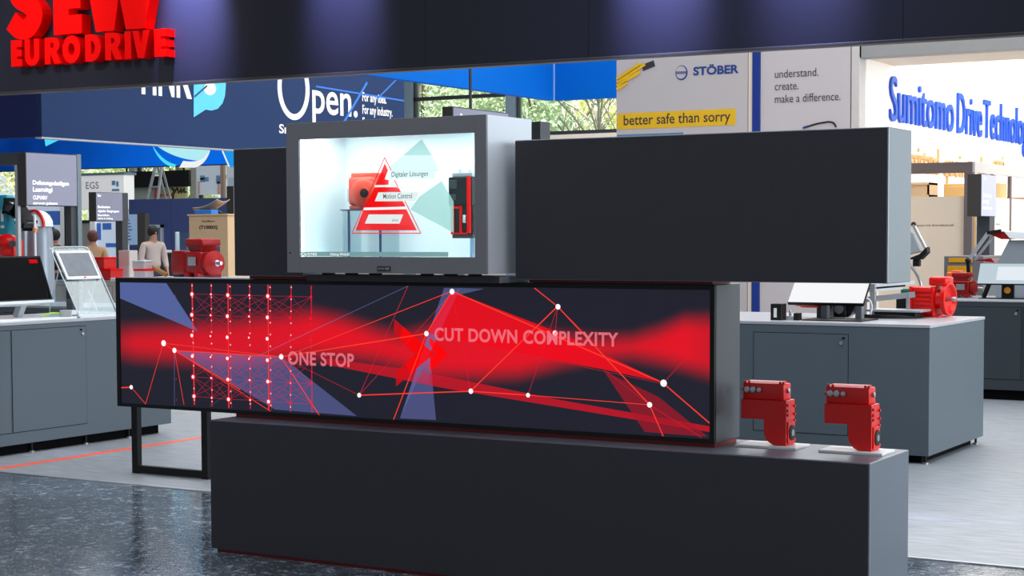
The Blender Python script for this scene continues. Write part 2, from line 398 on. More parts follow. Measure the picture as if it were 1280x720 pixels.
for j in range(NZ):
    for i in range(NX): Fc.append((j * (NX + 1) + i, j * (NX + 1) + i + 1, (j + 1) * (NX + 1) + i + 1, (j + 1) * (NX + 1) + i))
me.from_pydata([Vector(v) - wloc(led) for v in V], [], Fc)
ca = me.color_attributes.new('picture', 'FLOAT_COLOR', 'POINT')
dk, rd = C(31, 32, 44), C(226, 16, 34)
for i, v in enumerate(V):
    px, py = pix(Vector(v)); k = band(px, py)
    ca.data[i].color = tuple(dk[c] + (rd[c] - dk[c]) * k ** 1.3 for c in range(3)) + (1,)
m = bpy.data.materials.new('video_picture'); m.use_nodes = True; n = m.node_tree
at = n.nodes.new('ShaderNodeAttribute'); at.attribute_name = 'picture'
pb = n.nodes['Principled BSDF']; pb.inputs['Base Color'].default_value = (0.01, 0.01, 0.012, 1); pb.inputs['Roughness'].default_value = 0.6; pb.inputs['Specular IOR Level'].default_value = 0.1
n.links.new(at.outputs['Color'], pb.inputs['Emission Color']); pb.inputs['Emission Strength'].default_value = 1.0
me.materials.append(m); pic = bpy.data.objects.new('picture', me); COL.objects.link(pic); pic.parent = led
class Layer:
    """flat shapes shown on the screen, stacked a fraction of a millimetre apart"""
    def __init__(s, y): s.y = y; s.b = MB()
    def P(s, p): q = H(p[0], p[1], 'y', s.y); q.x = min(SX1 - .001, max(SX0 + .001, q.x)); q.z = min(SZ1 - .001, max(SZ0 + .001, q.z)); return q
    def poly(s, pts, m): s.b.mat(m).quad(*[s.P(p) for p in pts]); return s
    def line(s, a, c, wd, m):
        A, B2 = s.P(a), s.P(c); d = (B2 - A).normalized(); nn = Vector((-d.z, 0, d.x)) * wd / 2
        s.b.mat(m).quad(A + nn, A - nn, B2 - nn, B2 + nn); return s
    def dot(s, c, r, m):
        A = s.P(c); s.b.mat(m).quad(*[A + Vector((r * math.cos(2 * math.pi * k / 14), 0, r * math.sin(2 * math.pi * k / 14))) for k in range(14)]); return s
G_blue = glow('screen_blue_facet', (88, 104, 164), 1, 0.9); G_blue2 = glow('screen_dim_blue_facet', (96, 102, 160), 1, 0.55)
G_blue3 = glow('screen_faint_blue', (96, 104, 150), 1, 0.55)
G_redtri = glow('screen_red_facet', (238, 16, 32), 1, 0.86); G_redtri2 = glow('screen_faint_red_facet', (190, 20, 40), 1, 0.42)
G_stripe = glow('screen_red_stripe', (205, 24, 42), 1, 0.72)
G_l1 = glow('screen_bright_line', (255, 62, 48)); G_l2 = glow('screen_line', (226, 34, 48), 1, 0.8); G_l3 = glow('screen_thin_line', (206, 26, 54), 1, 0.62)
G_dot = glow('screen_white_node', (255, 246, 246), 1.1); G_dot2 = glow('screen_pink_node', (255, 176, 182)); G_halo = glow('screen_node_halo', (250, 30, 50), 1, 0.75)
G_txt = glow('screen_pink_text', (240, 118, 132), 1, 0.82); G_chev = glow('screen_red_chevron', (255, 8, 8), 1, 0.92); G_chev2 = glow('screen_dim_chevron', (225, 6, 10), 1, 0.6)
y = LY + 0.0054
a = Layer(y)
a.poly([(149, 353), (208, 354), (247, 414), (149, 373)], G_blue).poly([(218, 438), (352, 446), (446, 520), (344, 512)], G_blue2)
a.poly([(555, 360), (575, 360), (535, 418), (545, 525), (500, 523)], G_blue2).poly([(575, 360), (605, 361), (560, 372)], G_blue3)
a.poly([(400, 447), (519, 463), (700, 500), (887, 533), (887, 540), (700, 509), (560, 486), (410, 456)], G_stripe)
a.poly([(755, 464), (823, 496), (885, 546), (806, 540)], G_redtri2)
a.b.build('picture_facet', G_blue, led)
a = Layer(y - 0.0005)
a.poly([(565, 364), (696, 415), (829, 478), (756, 462), (640, 440), (533, 416)], G_redtri)
a.poly([(493, 399), (543, 442), (495, 483), (495, 465), (519, 443), (492, 416)], G_chev2)
a.poly([(503, 408), (543, 442), (513, 467), (507, 455), (521, 443), (500, 424)], G_chev)
a.poly([(537, 421), (560, 442.5), (537.5, 464), (537.5, 452), (546, 442), (537, 431)], G_chev)
a.b.build('picture_facet', G_redtri, led)
a = Layer(y - 0.0010)
big = [((565, 364), (360, 444), 3), ((565, 364), (533, 417), 5), ((565, 364), (830, 479), 5), ((565, 364), (588, 489), 2.5), ((533, 417), (351, 446), 5),
       ((533, 417), (492, 527), 4.5), ((588, 489), (697, 383), 5), ((697, 383), (812, 506), 5), ((697, 383), (668, 360), 4), ((697, 383), (660, 494), 2), ((697, 383), (694, 416), 2.5),
       ((829, 479), (887, 529), 5), ((829, 479), (887, 415), 2), ((812, 506), (829, 546), 5), ((812, 506), (877, 547), 2.5), ((660, 494), (812, 506), 3), ((588, 489), (660, 494), 5),
       ((449, 494), (588, 489), 5), ((449, 494), (510, 357), 2.5), ((449, 494), (565, 366), 2), ((351, 446), (399, 519), 4.5), ((352, 446), (449, 494), 1.6), ((204, 429), (352, 446), 3),
       ((218, 438), (352, 446), 4.5), ((204, 429), (338, 514), 3), ((204, 429), (182, 505), 3), ((182, 505), (164, 484), 3), ((164, 484), (149, 484.5), 6), ((218, 438), (230, 506), 3),
       ((533, 417), (830, 480), 1.4), ((697, 383), (755, 441), 1.4), ((218, 438), (300, 487), 4), ((755, 462), (812, 506), 1.5)]
for p, q, wd in big: a.line(p, q, wd / 1000, G_l1 if wd >= 3 else G_l2)
a.line((218, 440), (218, 507), 0.004, G_blue3).line((320, 446), (510, 357), 0.0035, G_blue3).line((262, 508), (352, 447), 0.0016, G_blue3)
# lattice of the left half
cols = [(240, 354, 243, 506, 4), (264, 354, 265, 508, 3), (285, 355, 286, 510, 4), (312, 355, 313, 511, 3), (335, 356, 336, 513, 4), (364, 356, 363, 515, 2.5), (389, 357, 390, 516, 2.5)]
nodes = []
for k, (x0, y0, x1, y1, wd) in enumerate(cols):
    strong = k in (0, 2, 4)
    a.line((x0, y0), (x1, y1), wd * 2.6 / 1000, G_l3)
    a.line((x0, y0), (x1, y1), wd * 1.25 / 1000, G_l1 if strong else G_l2)
    if k in (2, 4): a.line((x0 + 3, y0), (x1 + 3.5, y1), 0.002, G_l2)
    nodes.append([(x0 + (x1 - x0) * t - 1.5 * math.sin(3.14 * t), y0 + (y1 - y0) * t) for t in (0.09, 0.26, 0.43, 0.60, 0.77, 0.93)])
for k in range(len(nodes) - 1):
    for i in range(6):
        a.line(nodes[k][i], nodes[k + 1][i], 0.0024, G_l3)
        if i < 5: a.line(nodes[k][i], nodes[k + 1][i + 1], 0.0022, G_l3).line(nodes[k][i + 1], nodes[k + 1][i], 0.0022, G_l3)
        if k < len(nodes) - 2 and i < 5: a.line(nodes[k][i], nodes[k + 2][i + 1], 0.0022, G_l3).line(nodes[k][i + 1], nodes[k + 2][i], 0.0022, G_l3)
for i in range(6): a.dot((219 + 0.3 * i, 370 + 26 * i), 0.004, G_l3)
a.b.build('picture_line', G_l1, led)
a = Layer(y - 0.0015)
for k, col in enumerate(nodes):
    strong = k in (0, 2, 4)
    for (px, py) in col: a.dot((px, py), 0.014 if strong else 0.007, G_halo)
    for i in range(11):
        (x0, y0, x1, y1, wd) = cols[k]; t = 0.02 + 0.094 * i; a.dot((x0 + (x1 - x0) * t + (2.5 if strong and k else 0), y0 + (y1 - y0) * t), 0.005 if k < 5 else 0.004, G_halo)
a.b.build('picture_halo', G_halo, led)
a = Layer(y - 0.0020)
for px, py, r in ((565, 364.5, 13), (533, 417, 12), (697.5, 383.5, 12), (694, 416.5, 12), (829.5, 479, 15), (812, 506, 12), (660, 494, 10), (588.5, 489, 12), (449, 494, 11),
                  (351.5, 446, 13), (204.5, 429, 15), (218, 438, 13), (164, 484, 11)): a.dot((px, py), r / 1000, G_dot)
for k, col in enumerate(nodes):
    for (px, py) in col: a.dot((px, py), 0.0085 if k in (0, 2, 4) else 0.0045, G_dot if k < 5 else G_halo)
    for i in range(11):
        (x0, y0, x1, y1, wd) = cols[k]; t = 0.02 + 0.094 * i
        if k < 6: a.dot((x0 + (x1 - x0) * t + (2.5 if k in (2, 4) else 0), y0 + (y1 - y0) * t), 0.0042, G_dot2)
a.b.build('picture_node', G_dot, led)
ty = y - 0.0024
p, q = H(543, 425.2, 'y', ty), H(773, 432, 'y', ty)
letters('screen_text', 'CUT DOWN COMPLEXITY', p, X, -Y, q.x - p.x, H(543, 409, 'y', ty).z - p.z, G_txt, led, 0.028, spacing=1.06)
p, q = H(360, 455, 'y', ty), H(442.5, 458.6, 'y', ty)
letters('screen_text', 'ONE STOP', p, X, -Y, q.x - p.x, H(360, 438.5, 'y', ty).z - p.z, G_txt, led, 0.028, spacing=1.06)
# ------------------------------------------------------------------ transparent display case
DX0, DX1, DY, DZ0, DZ1, DD = -4.8468, -3.7794, 6.2138, 1.344, 2.0224, 0.3876
OX0, OX1, OZ0, OZ1 = -4.775, -3.838, 1.417, 1.947
bd = MB().mat(M_body).box(-4.80, -3.765, DY + 0.085, DY + DD - 0.05, 1.3045, 1.332, 0.001)
bd.mat(M_face).box(-4.80, -3.766, DY + 0.083, DY + 0.086, 1.3047, 1.3318)  # dark strip paints the board front as its unlit side
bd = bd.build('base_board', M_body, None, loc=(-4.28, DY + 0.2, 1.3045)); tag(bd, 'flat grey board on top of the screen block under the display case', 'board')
case = thing('display_case', 'grey display case with a see-through lit window and red pyramid graphic', 'display case', ((DX0 + DX1) / 2, DY + DD / 2, 1.332))
b = MB(); T = 0.03
b.box(DX0, DX1, DY + 0.012, DY + DD, DZ1 - T, DZ1); b.box(DX0, DX1, DY + 0.012, DY + DD, DZ0, DZ0 + T)
b.box(DX0, DX0 + T, DY + 0.012, DY + DD, DZ0 + T, DZ1 - T); b.box(DX1 - T, DX1, DY + 0.012, DY + DD, DZ0 + T, DZ1 - T)
b.box(DX0 + T, DX1 - T, DY + DD - 0.012, DY + DD, DZ0 + T, DZ1 - T)
b.build('housing', M_caseside, case)
b = MB()
b.box(DX0, OX0, DY, DY + 0.014, DZ0, DZ1, 0.001); b.box(OX1, DX1, DY, DY + 0.014, DZ0, DZ1, 0.001)
b.box(OX0, OX1, DY, DY + 0.014, OZ1, DZ1, 0.001); b.box(OX0, OX1, DY, DY + 0.014, DZ0, OZ0, 0.001)
fr = b.build('front_frame', M_case, case)
p = H(480, 336, 'y', DY); bb = MB().box(p.x - 0.036, p.x + 0.036, DY - 0.003, DY, p.z - 0.011, p.z + 0.011, 0.001).build('badge', M_blackgloss, fr)
b = MB()
for k in range(4): b.box(p.x - 0.03 + 0.009 * k, p.x - 0.024 + 0.009 * k, DY - 0.0042, DY - 0.003, p.z - 0.004, p.z + 0.005)
b.box(p.x + 0.008, p.x + 0.03, DY - 0.0042, DY - 0.003, p.z - 0.005, p.z + 0.006); b.build('badge_lettering', mat('badge_print', (140, 142, 146), 0.5), fr)
q = H(362.8, 316, 'y', DY); MB().cyl((q.x, DY - 0.002, q.z), (q.x, DY + 0.001, q.z), 0.004, seg=12).build('infrared_sensor', M_black, fr)
b = MB()
for px in (396, 425, 455, 520, 550, 580): q = H(px, 342, 'y', DY + 0.03); MB().box(q.x - 0.022, q.x + 0.022, DY + 0.1, DY + 0.14, 1.332, DZ0).build('foot', M_black, case)
# lining, inner strip lights and the glass
M_line = mat('white_case_lining', (238, 246, 248), 0.6, 0, 0.01)
b = MB(); t = 0.004; ix0, ix1, iy1, iz0, iz1 = -4.790, -3.812, DY + DD - 0.013, 1.392, 1.975
b.box(ix0, ix1, iy1 - t, iy1, iz0, iz1); b.box(ix0, ix0 + t, DY + 0.016, iy1, iz0, iz1); b.box(ix1 - t, ix1, DY + 0.016, iy1, iz0, iz1)
b.box(ix0, ix1, DY + 0.016, iy1, iz0, iz0 + t); b.box(ix0, ix1, DY + 0.016, iy1, iz1 - t, iz1)
b.build('white_lining', M_line, case)
M_strip = mat('case_strip_light', (240, 252, 255), 0.4, 0, 0.0, emit=8.0)
b = MB().box(ix0 + 0.01, ix1 - 0.01, DY + 0.02, DY + 0.20, iz1 - 0.010, iz1 - 0.004)
b.box(ix0 + 0.005, ix0 + 0.011, DY + 0.02, DY + 0.04, iz0 + 0.02, iz1 - 0.02); b.box(ix1 - 0.011, ix1 - 0.005, DY + 0.02, DY + 0.04, iz0 + 0.02, iz1 - 0.02)
b.build('strip_light', M_strip, case)
gy = DY + 0.009
gl = MB().box(OX0 + 0.001, OX1 - 0.001, gy, gy + 0.004, OZ0 + 0.001, OZ1 - 0.001).build('window_pane', clear('case_glass', (246, 252, 252), 0.02), case)
G_pr = glow('pane_red_graphic', (246, 14, 20), 1, 0.94); G_pw = glow('pane_white_graphic', (246, 250, 250)); G_tl = glow('pane_pale_teal', (206, 236, 234), 1, 0.72); G_box = glow('pane_white_teal', (226, 242, 241), 1, 0.96)
G_tl2 = glow('pane_teal', (160, 216, 210), 1, 0.8); G_dk = glow('pane_dark_text', (48, 62, 70), 1, 0.9); G_pa = glow('pane_salmon_graphic', (236, 70, 60), 1, 0.9)
class Pane(Layer):
    def P(s, p): return H(p[0], p[1], 'y', s.y)
a = Pane(gy - 0.0006)
a.poly([(527, 174), (540, 194), (504, 194)], G_tl2).poly([(504, 194), (540, 194), (549, 214), (480, 214)], G_tl)
a.poly([(552, 226), (567, 252), (567, 291), (513, 262), (524, 246)], G_tl2)
a.poly([(489, 213), (545, 212), (543, 223), (487, 223)], G_tl)
a.b.build('pane_graphic', G_tl, gl)
a = Pane(gy - 0.0012)
def ln(p, q, wd, m): a.line(p, q, wd, m)
for p, q in (((480.8, 197), (440, 291.5)), ((440, 291.5), (526, 291.5)), ((526, 291.5), (493, 225)), ((480.8, 197), (489, 213))): ln(p, q, 0.0045, G_pr)
a.poly([(481, 204), (485, 213), (481, 224), (486, 225), (485.5, 231), (469.5, 231)], G_pr)
a.poly([(468.5, 234), (496, 234), (501, 240), (475, 240), (469, 251), (503, 251), (507, 258), (455, 260)], G_pr)
a.poly([(454, 262.5), (508, 261.5), (521, 288), (444.5, 288)], G_pr)
a.b.build('pane_graphic', G_pr, gl)
a = Pane(gy - 0.0018)
a.poly([(461, 268), (504, 268), (499.5, 279.5), (456, 279.5)], G_box); a.poly([(473, 240.5), (524, 240), (519, 251.5), (468.5, 251.5)], G_box)
a.poly([(455, 259.5), (507, 258.5), (508, 261.5), (454, 262.8)], G_pw); a.poly([(469, 231.5), (489, 231.3), (491, 233.6), (468, 234)], G_pw)
a.b.build('pane_graphic', G_pw, gl)
def pt(s, x0, x1, yb, hpx, m=G_dk, bold=0.0, yy=gy - 0.0022):
    p, q = H(x0, yb, 'y', yy), H(x1, yb, 'y', yy)
    letters('pane_text', s, p, X, -Y, q.x - p.x, H(x0, yb - hpx, 'y', yy).z - p.z, m, gl, bold)
pt('Digitaler L\u00f6sungen', 489.5, 535, 221.0, 6.6, bold=.006); pt('Motion Control', 479, 515, 248.4, 6.6, bold=.006)
pt('jetzt', 490, 498, 276.5, 3.2)
MB().box(OX0 + 0.002, OX1 - 0.14, gy - 0.002, gy - 0.0008, OZ0 + 0.002, OZ0 + 0.022).build('task_bar', glow('pane_task_bar', (120, 158, 162), 1, 0.85), gl)
pt('P 6/5785', 376, 396, 319.3, 3.4, G_pw, 0.01, gy - 0.0026); pt('Dialog Webdr', 413, 437, 319.3, 3.4, G_pw, 0.01, gy - 0.0026)
# inside the case: acrylic stand with motor, and a drive inverter
st = thing('acrylic_stand', 'clear acrylic stand with dark blue edges inside the lit display case', 'stand', (-4.60, 6.46, iz0 + t))
MB().box(-4.675, -4.445, 6.39, 6.55, 1.626, 1.632, 0.001).build('top_plate', mat('blue_tinted_acrylic', (40, 62, 100), 0.15), st)
for lx in (-4.63, -4.455): MB().box(lx - 0.004, lx + 0.004, 6.392, 6.40, iz0 + t, 1.626).build('edge_strip', mat('dark_blue_acrylic_edge', (22, 44, 96), 0.2), st)
MB().box(-4.672, -4.667, 6.40, 6.545, iz0 + t, 1.626).build('side_panel', M_acr, st); MB().box(-4.458, -4.452, 6.40, 6.545, iz0 + t, 1.626).build('side_panel', M_acr, st)
mo = thing('flange_motor', 'salmon red flange motor on the acrylic stand inside the display case', 'motor', (-4.585, 6.47, 1.632))
b = MB().box(-4.665, -4.515, 6.43, 6.54, 1.65, 1.785, 0.02, 3); b.box(-4.65, -4.52, 6.44, 6.53, 1.775, 1.80, 0.006); b.box(-4.66, -4.50, 6.44, 6.53, 1.632, 1.65, 0.004)
b.build('motor_body', M_redor, mo, smooth=True)
MB().lathe((-4.565, 6.435, 1.705), (0.25, -1, 0), [(0, 0.062), (0.018, 0.066), (0.022, 0.061), (0.026, 0.03), (0.030, 0.028)], 40).build('flange', M_redor, mo, smooth=True)
s_ = MB().lathe((-4.548, 6.405, 1.705), (0.25, -1, 0), [(0, 0.02), (0.006, 0.02), (0.006, 0.009), (0.03, 0.009)], 24).build('shaft', M_black, mo, smooth=True)
MB().box(-4.678, -4.664, 6.45, 6.50, 1.67, 1.73, 0.002).build('name_plate', M_steel, mo)
iv = thing('drive_inverter', 'tall black and red drive inverter inside the display case beside the acrylic stand', 'electronic drive', (-3.965, 6.36, iz0 + t))
b = MB().box(-4.045, -3.925, 6.33, 6.44, 1.640, 1.765, 0.004).box(-4.03, -3.925, 6.335, 6.44, 1.515, 1.64, 0.003); b.build('black_cover', M_blackgloss, iv)
b = MB().box(-4.030, -4.018, 6.325, 6.336, 1.52, 1.64).box(-3.985, -3.978, 6.325, 6.336, 1.52, 1.64).box(-4.03, -3.98, 6.325, 6.336, 1.628, 1.638).box(-4.03, -3.95, 6.325, 6.336, 1.515, 1.522)
b.box(-3.945, -3.93, 6.322, 6.333, 1.52, 1.765); b.build('red_trim', M_sign_red, iv)
M_dgrey = mat('dark_grey_plastic', (58, 62, 68), 0.4)
MB().box(-4.035, -4.0, 6.326, 6.331, 1.715, 1.752, 0.002).build('display_panel', M_dgrey, iv); MB().box(-4.035, -4.005, 6.326, 6.331, 1.665, 1.69, 0.002).build('terminal_panel', M_dgrey, iv)
MB().box(-3.968, -3.955, 6.322, 6.336, 1.565, 1.60, 0.002).build('label_plate', M_white2, iv)
MB().box(-4.03, -3.925, 6.335, 6.44, 1.765, 1.785, 0.003).cyl((-4.0, 6.36, 1.785), (-4.0, 6.36, 1.80), 0.008).cyl((-3.95, 6.36, 1.785), (-3.95, 6.36, 1.797), 0.006).build('connector_block', M_alu, iv)
MB().box(-4.03, -3.925, 6.335, 6.44, 1.498, 1.515, 0.003).build('heat_sink', M_dgrey, iv)
MB().box(-3.965, -3.955, 6.38, 6.40, iz0 + t, 1.50).box(-4.0, -3.92, 6.36, 6.44, iz0 + t, iz0 + t + 0.006).build('support_post', mat('pale_blue_acrylic', (150, 186, 214), 0.2), iv)
# ------------------------------------------------------------------ two red drive units on the plinth block
def drive_unit(label, plate, x, yv):
    """x = right end, yv = front; stands on its own white plate"""
    pl = MB().box(x - 0.21, x + 0.055, yv - 0.035, yv + 0.125, 0.6335, 0.6435, 0.001)
    pl = pl.build('base_plate', mat('white_base_plate', (228, 230, 232), 0.35), None, loc=(x, yv, 0.6335))
    tag(pl, plate, 'plate', 'white plates under the gear units')
    t = thing('gear_unit', label, 'gear unit', (x, yv, 0.6435)); t.scale = (.94, .94, .93); z = 0.6435; d = 0.105
    pts = [(x - 0.105, 0.06), (x - 0.105, 0.112), (x - 0.212, 0.112), (x - 0.212, 0.20), (x, 0.20), (x, 0.0), (x - 0.045, 0.0)]
    cur = [(x - 0.105 + 0.06 - 0.06 * math.sin(math.radians(a)), 0.06 - 0.06 * math.cos(math.radians(a))) for a in range(9, 90, 9)]
    pts = pts[:6] + [(x - 0.045, 0.0)] + cur
    MB().prism([Vector((p, yv, z + q)) for p, q in pts], (0, d, 0), 0.004).build('gear_housing', M_red, t)
    b = MB().box(x - 0.208, x - 0.016, yv + 0.012, yv + d - 0.006, z + 0.198, z + 0.272, 0.006, 3)
    b.prism([(x - 0.204, yv + 0.014, z + 0.270), (x - 0.022, yv + 0.014, z + 0.270), (x - 0.03, yv + 0.04, z + 0.280), (x - 0.196, yv + 0.04, z + 0.280)], (0, 0.045, 0))
    for px in (x - 0.2, x - 0.18, x - 0.035, x - 0.02): b.cyl((px, yv + 0.02, z + 0.268), (px, yv + 0.02, z + 0.282), 0.006, seg=10)
    b.cyl((x - 0.208, yv + 0.05, z + 0.238), (x - 0.226, yv + 0.05, z + 0.238), 0.007, seg=10)
    cv = b.build('electronics_cover', M_red, t, smooth=True)
    for px, r in ((x - 0.185, 0.014), (x - 0.157, 0.014), (x - 0.128, 0.011)):
        MB().cyl((px, yv + 0.013, z + 0.243), (px, yv - 0.002, z + 0.243), r, seg=20, bev=0.002).cyl((px, yv, z + 0.243), (px, yv - 0.006, z + 0.243), r * 0.55, seg=6).build('cable_plug', M_steel, cv, smooth=True)
    MB().cyl((x - 0.018, yv + 0.055, z + 0.24), (x - 0.004, yv + 0.055, z + 0.24), 0.011, seg=18, bev=0.002).build('cable_plug', M_steel, cv, smooth=True)
    MB().box(x, x + 0.006, yv + 0.012, yv + d - 0.01, z + 0.008, z + 0.105, 0.003).build('hub_boss', M_red, t)
    MB().lathe((x + 0.004, yv + 0.055, z + 0.055), (1, 0, 0), [(0, 0.034), (0.006, 0.034), (0.007, 0.028)], 32).build('hub_ring', M_black, t, smooth=True)
    MB().lathe((x + 0.009, yv + 0.055, z + 0.055), (1, 0, 0), [(0, 0.015), (0.003, 0.015), (0.003, 0.009)], 24).build('hollow_shaft', M_steel, t, smooth=True)
    for k, (dy, dz) in enumerate(((0.012, 0.18), (0.095, 0.17), (0.012, 0.155), (0.095, 0.135), (0.095, 0.105), (0.014, 0.025), (0.095, 0.02), (0.014, 0.135))):
        MB().cyl((x - 0.002, yv + dy, z + dz), (x + 0.007, yv + dy, z + dz), 0.0065, seg=6).build('bolt', M_red, t)
    MB().cyl((x - 0.205, yv + 0.03, z + 0.19), (x - 0.205, yv + 0.03, z + 0.212), 0.009, seg=12).build('vent_screw', M_steel, t)
    MB().box(x - 0.112, x - 0.105, yv + 0.02, yv + 0.06, z + 0.075, z + 0.095, 0.002).build('side_lug', M_red, t)
drive_unit('red gear unit standing on the plinth block close beside the video block', 'thin white plate under the gear unit close beside the video block', -2.562, 6.565)
drive_unit('red gear unit standing near the free end of the plinth block', 'thin white plate near the free end of the plinth block', -2.197, 6.555)
# ------------------------------------------------------------------ overhead fascia with the raised red letters
FY = 8.2
fa = thing('overhead_fascia', 'long dark overhead fascia board above the stand carrying red letters', 'fascia', (-2.02, FY, 2.445))
M_fas = mat('dark_violet_fascia_panel', (26, 26, 42), 0.40, 0, 0.08, 2, spec=0.4)
b = MB()
xs = [-12, -8.05, -5.32, -4.30, -2.6, -0.2]
for x0, x1 in zip(xs, xs[1:]): b.box(x0 + 0.001, x1 - 0.001, FY, FY + 0.07, 2.458, 4.3, 0.0005)
b.build('fascia_panel', M_fas, fa)
MB().box(-12, -0.2, FY - 0.004, FY + 0.074, 2.445, 2.46, 0.002).build('edge_trim', mat('dark_grey_edge_trim', (64, 60, 62), 0.4, 0.2), fa)
for rx in (-10.5, -7.5, -4.5, -1.5): MB().cyl((rx, FY + 0.035, 4.3), (rx, FY + 0.035, 9.595), 0.012, seg=8).build('suspension_rod', M_steel, fa)
sg = thing('raised_letter_sign', 'thick red raised letters mounted on the dark overhead fascia', 'sign', (-2.02, FY, 2.445))
E_ = lambda w, s, g: [[(0, 0), (w, 0), (w, 0.27), (s, 0.27), (s, 0.27 + g), (w * 0.96, 0.27 + g), (w * 0.96, 0.73 - g), (s, 0.73 - g), (s, 0.73), (w, 0.73), (w, 1), (0, 1)]]
def S_(w):
    pts = [(w * .93, .80), (w * .72, .87), (w * .45, .86), (w * .22, .74), (w * .32, .58), (w * .62, .47), (w * .80, .32), (w * .62, .15), (w * .34, .13), (w * .06, .26)]
    pts = [(p.x, p.y) for p in smear([(a, b_, 0) for a, b_ in pts], 6)]
    L, R = [], []; hw = 0.15
    for i, p in enumerate(pts):
        q0, q1 = pts[max(i - 1, 0)], pts[min(i + 1, len(pts) - 1)]
        d = Vector((q1[0] - q0[0], q1[1] - q0[1])).normalized(); nn = Vector((-d.y, d.x)) * hw
        L.append((p[0] + nn.x, p[1] + nn.y)); R.append((p[0] - nn.x, p[1] - nn.y))
    return [L + R[::-1]]
U_ = [[(0, 1), (0, 0.34)] + arc(.36, .34, .36, .36, 180, 360) + [(.72, 1), (.46, 1), (.46, .36)] + arc(.36, .34, .10, .12, 0, -180, 10) + [(.26, 1)]]
R_ = [[(0, 0), (.28, 0), (.28, .38), (.46, 0), (.80, 0), (.56, .44)] + arc(.40, .70, .32, .30, -50, 90, 12) + [(0, 1)], [(.28, .60), (.28, .80)] + arc(.34, .70, .09, .10, 90, -90, 10)]
O_ = [arc(.43, .5, .43, .515, 0, 360, 40)[:-1], arc(.43, .5, .15, .22, 0, 360, 24)[:-1]]
D_ = [[(0, 0), (.30, 0)] + arc(.30, .5, .44, .5, -90, 90, 20) + [(0, 1)], [(.28, .25)] + arc(.29, .5, .17, .25, -90, 90, 14) + [(.28, .75)]]
I_ = [[(0, 0), (.29, 0), (.29, 1), (0, 1)]]
V_ = [[(.25, 0), (.53, 0), (.80, 1), (.50, 1), (.40, .45), (.30, 1), (0, 1)]]
W_ = [[(.22, 0), (.56, 0), (.66, .50), (.78, 0), (1.12, 0), (1.38, 1), (1.02, 1), (.95, .52), (.84, 1), (.50, 1), (.40, .52), (.34, 1), (0, 1)]]
yl = FY - 0.085; dep = 0.085
FROT = math.radians(1.9); FPIV = Vector((-2.02, FY, 2.445))
def HF(px, py):
    """point on the letter fronts of the slightly turned fascia, in the fascia's own unturned frame"""
    R_z = Matrix.Rotation(FROT, 3, 'Z'); nn = R_z @ Vector((0, 1, 0)); p0 = FPIV + R_z @ Vector((0, -0.085, 0))
    d = WX + RX * ((px - 640) / F) - UX * ((py - PPY) / F)
    p = CAM + d * ((p0 - CAM).dot(nn) / d.dot(nn))
    return FPIV + R_z.transposed() @ (p - FPIV)
zb, zt = HF(110, 77, ).z, HF(110, 43).z; hh = zt - zb
row = [(E_(.55, .30, .105), 14, .52), (U_, 31, .72), (R_, 56, .80), (O_, 78, .86), (D_, 106.5, .74), (R_, 131.5, .80), (I_, 156, .29), (V_, 165.5, .80), (E_(.52, .29, .105), 193, .47)]
for lp, px, wd in row:
    p = HF(px, 76); glyph('letter', [[(a * 1.03, b_) for a, b_ in q_] for q_ in lp], (p.x, yl, zb), hh, X, Y, dep, M_sign_red, sg)
yl2 = FY - 0.085; z2 = HF(100, 41.5).z; h2 = HF(100, 41.5 - 88).z - z2
for lp, px in ((S_(.64), 11.5), (E_(.54, .29, .09), 67), (W_, 105)):
    p = HF(px, 41); glyph('letter', lp, (p.x, yl2, z2), h2, X, Y, dep, M_sign_red, sg)
fa.rotation_euler.z = sg.rotation_euler.z = FROT
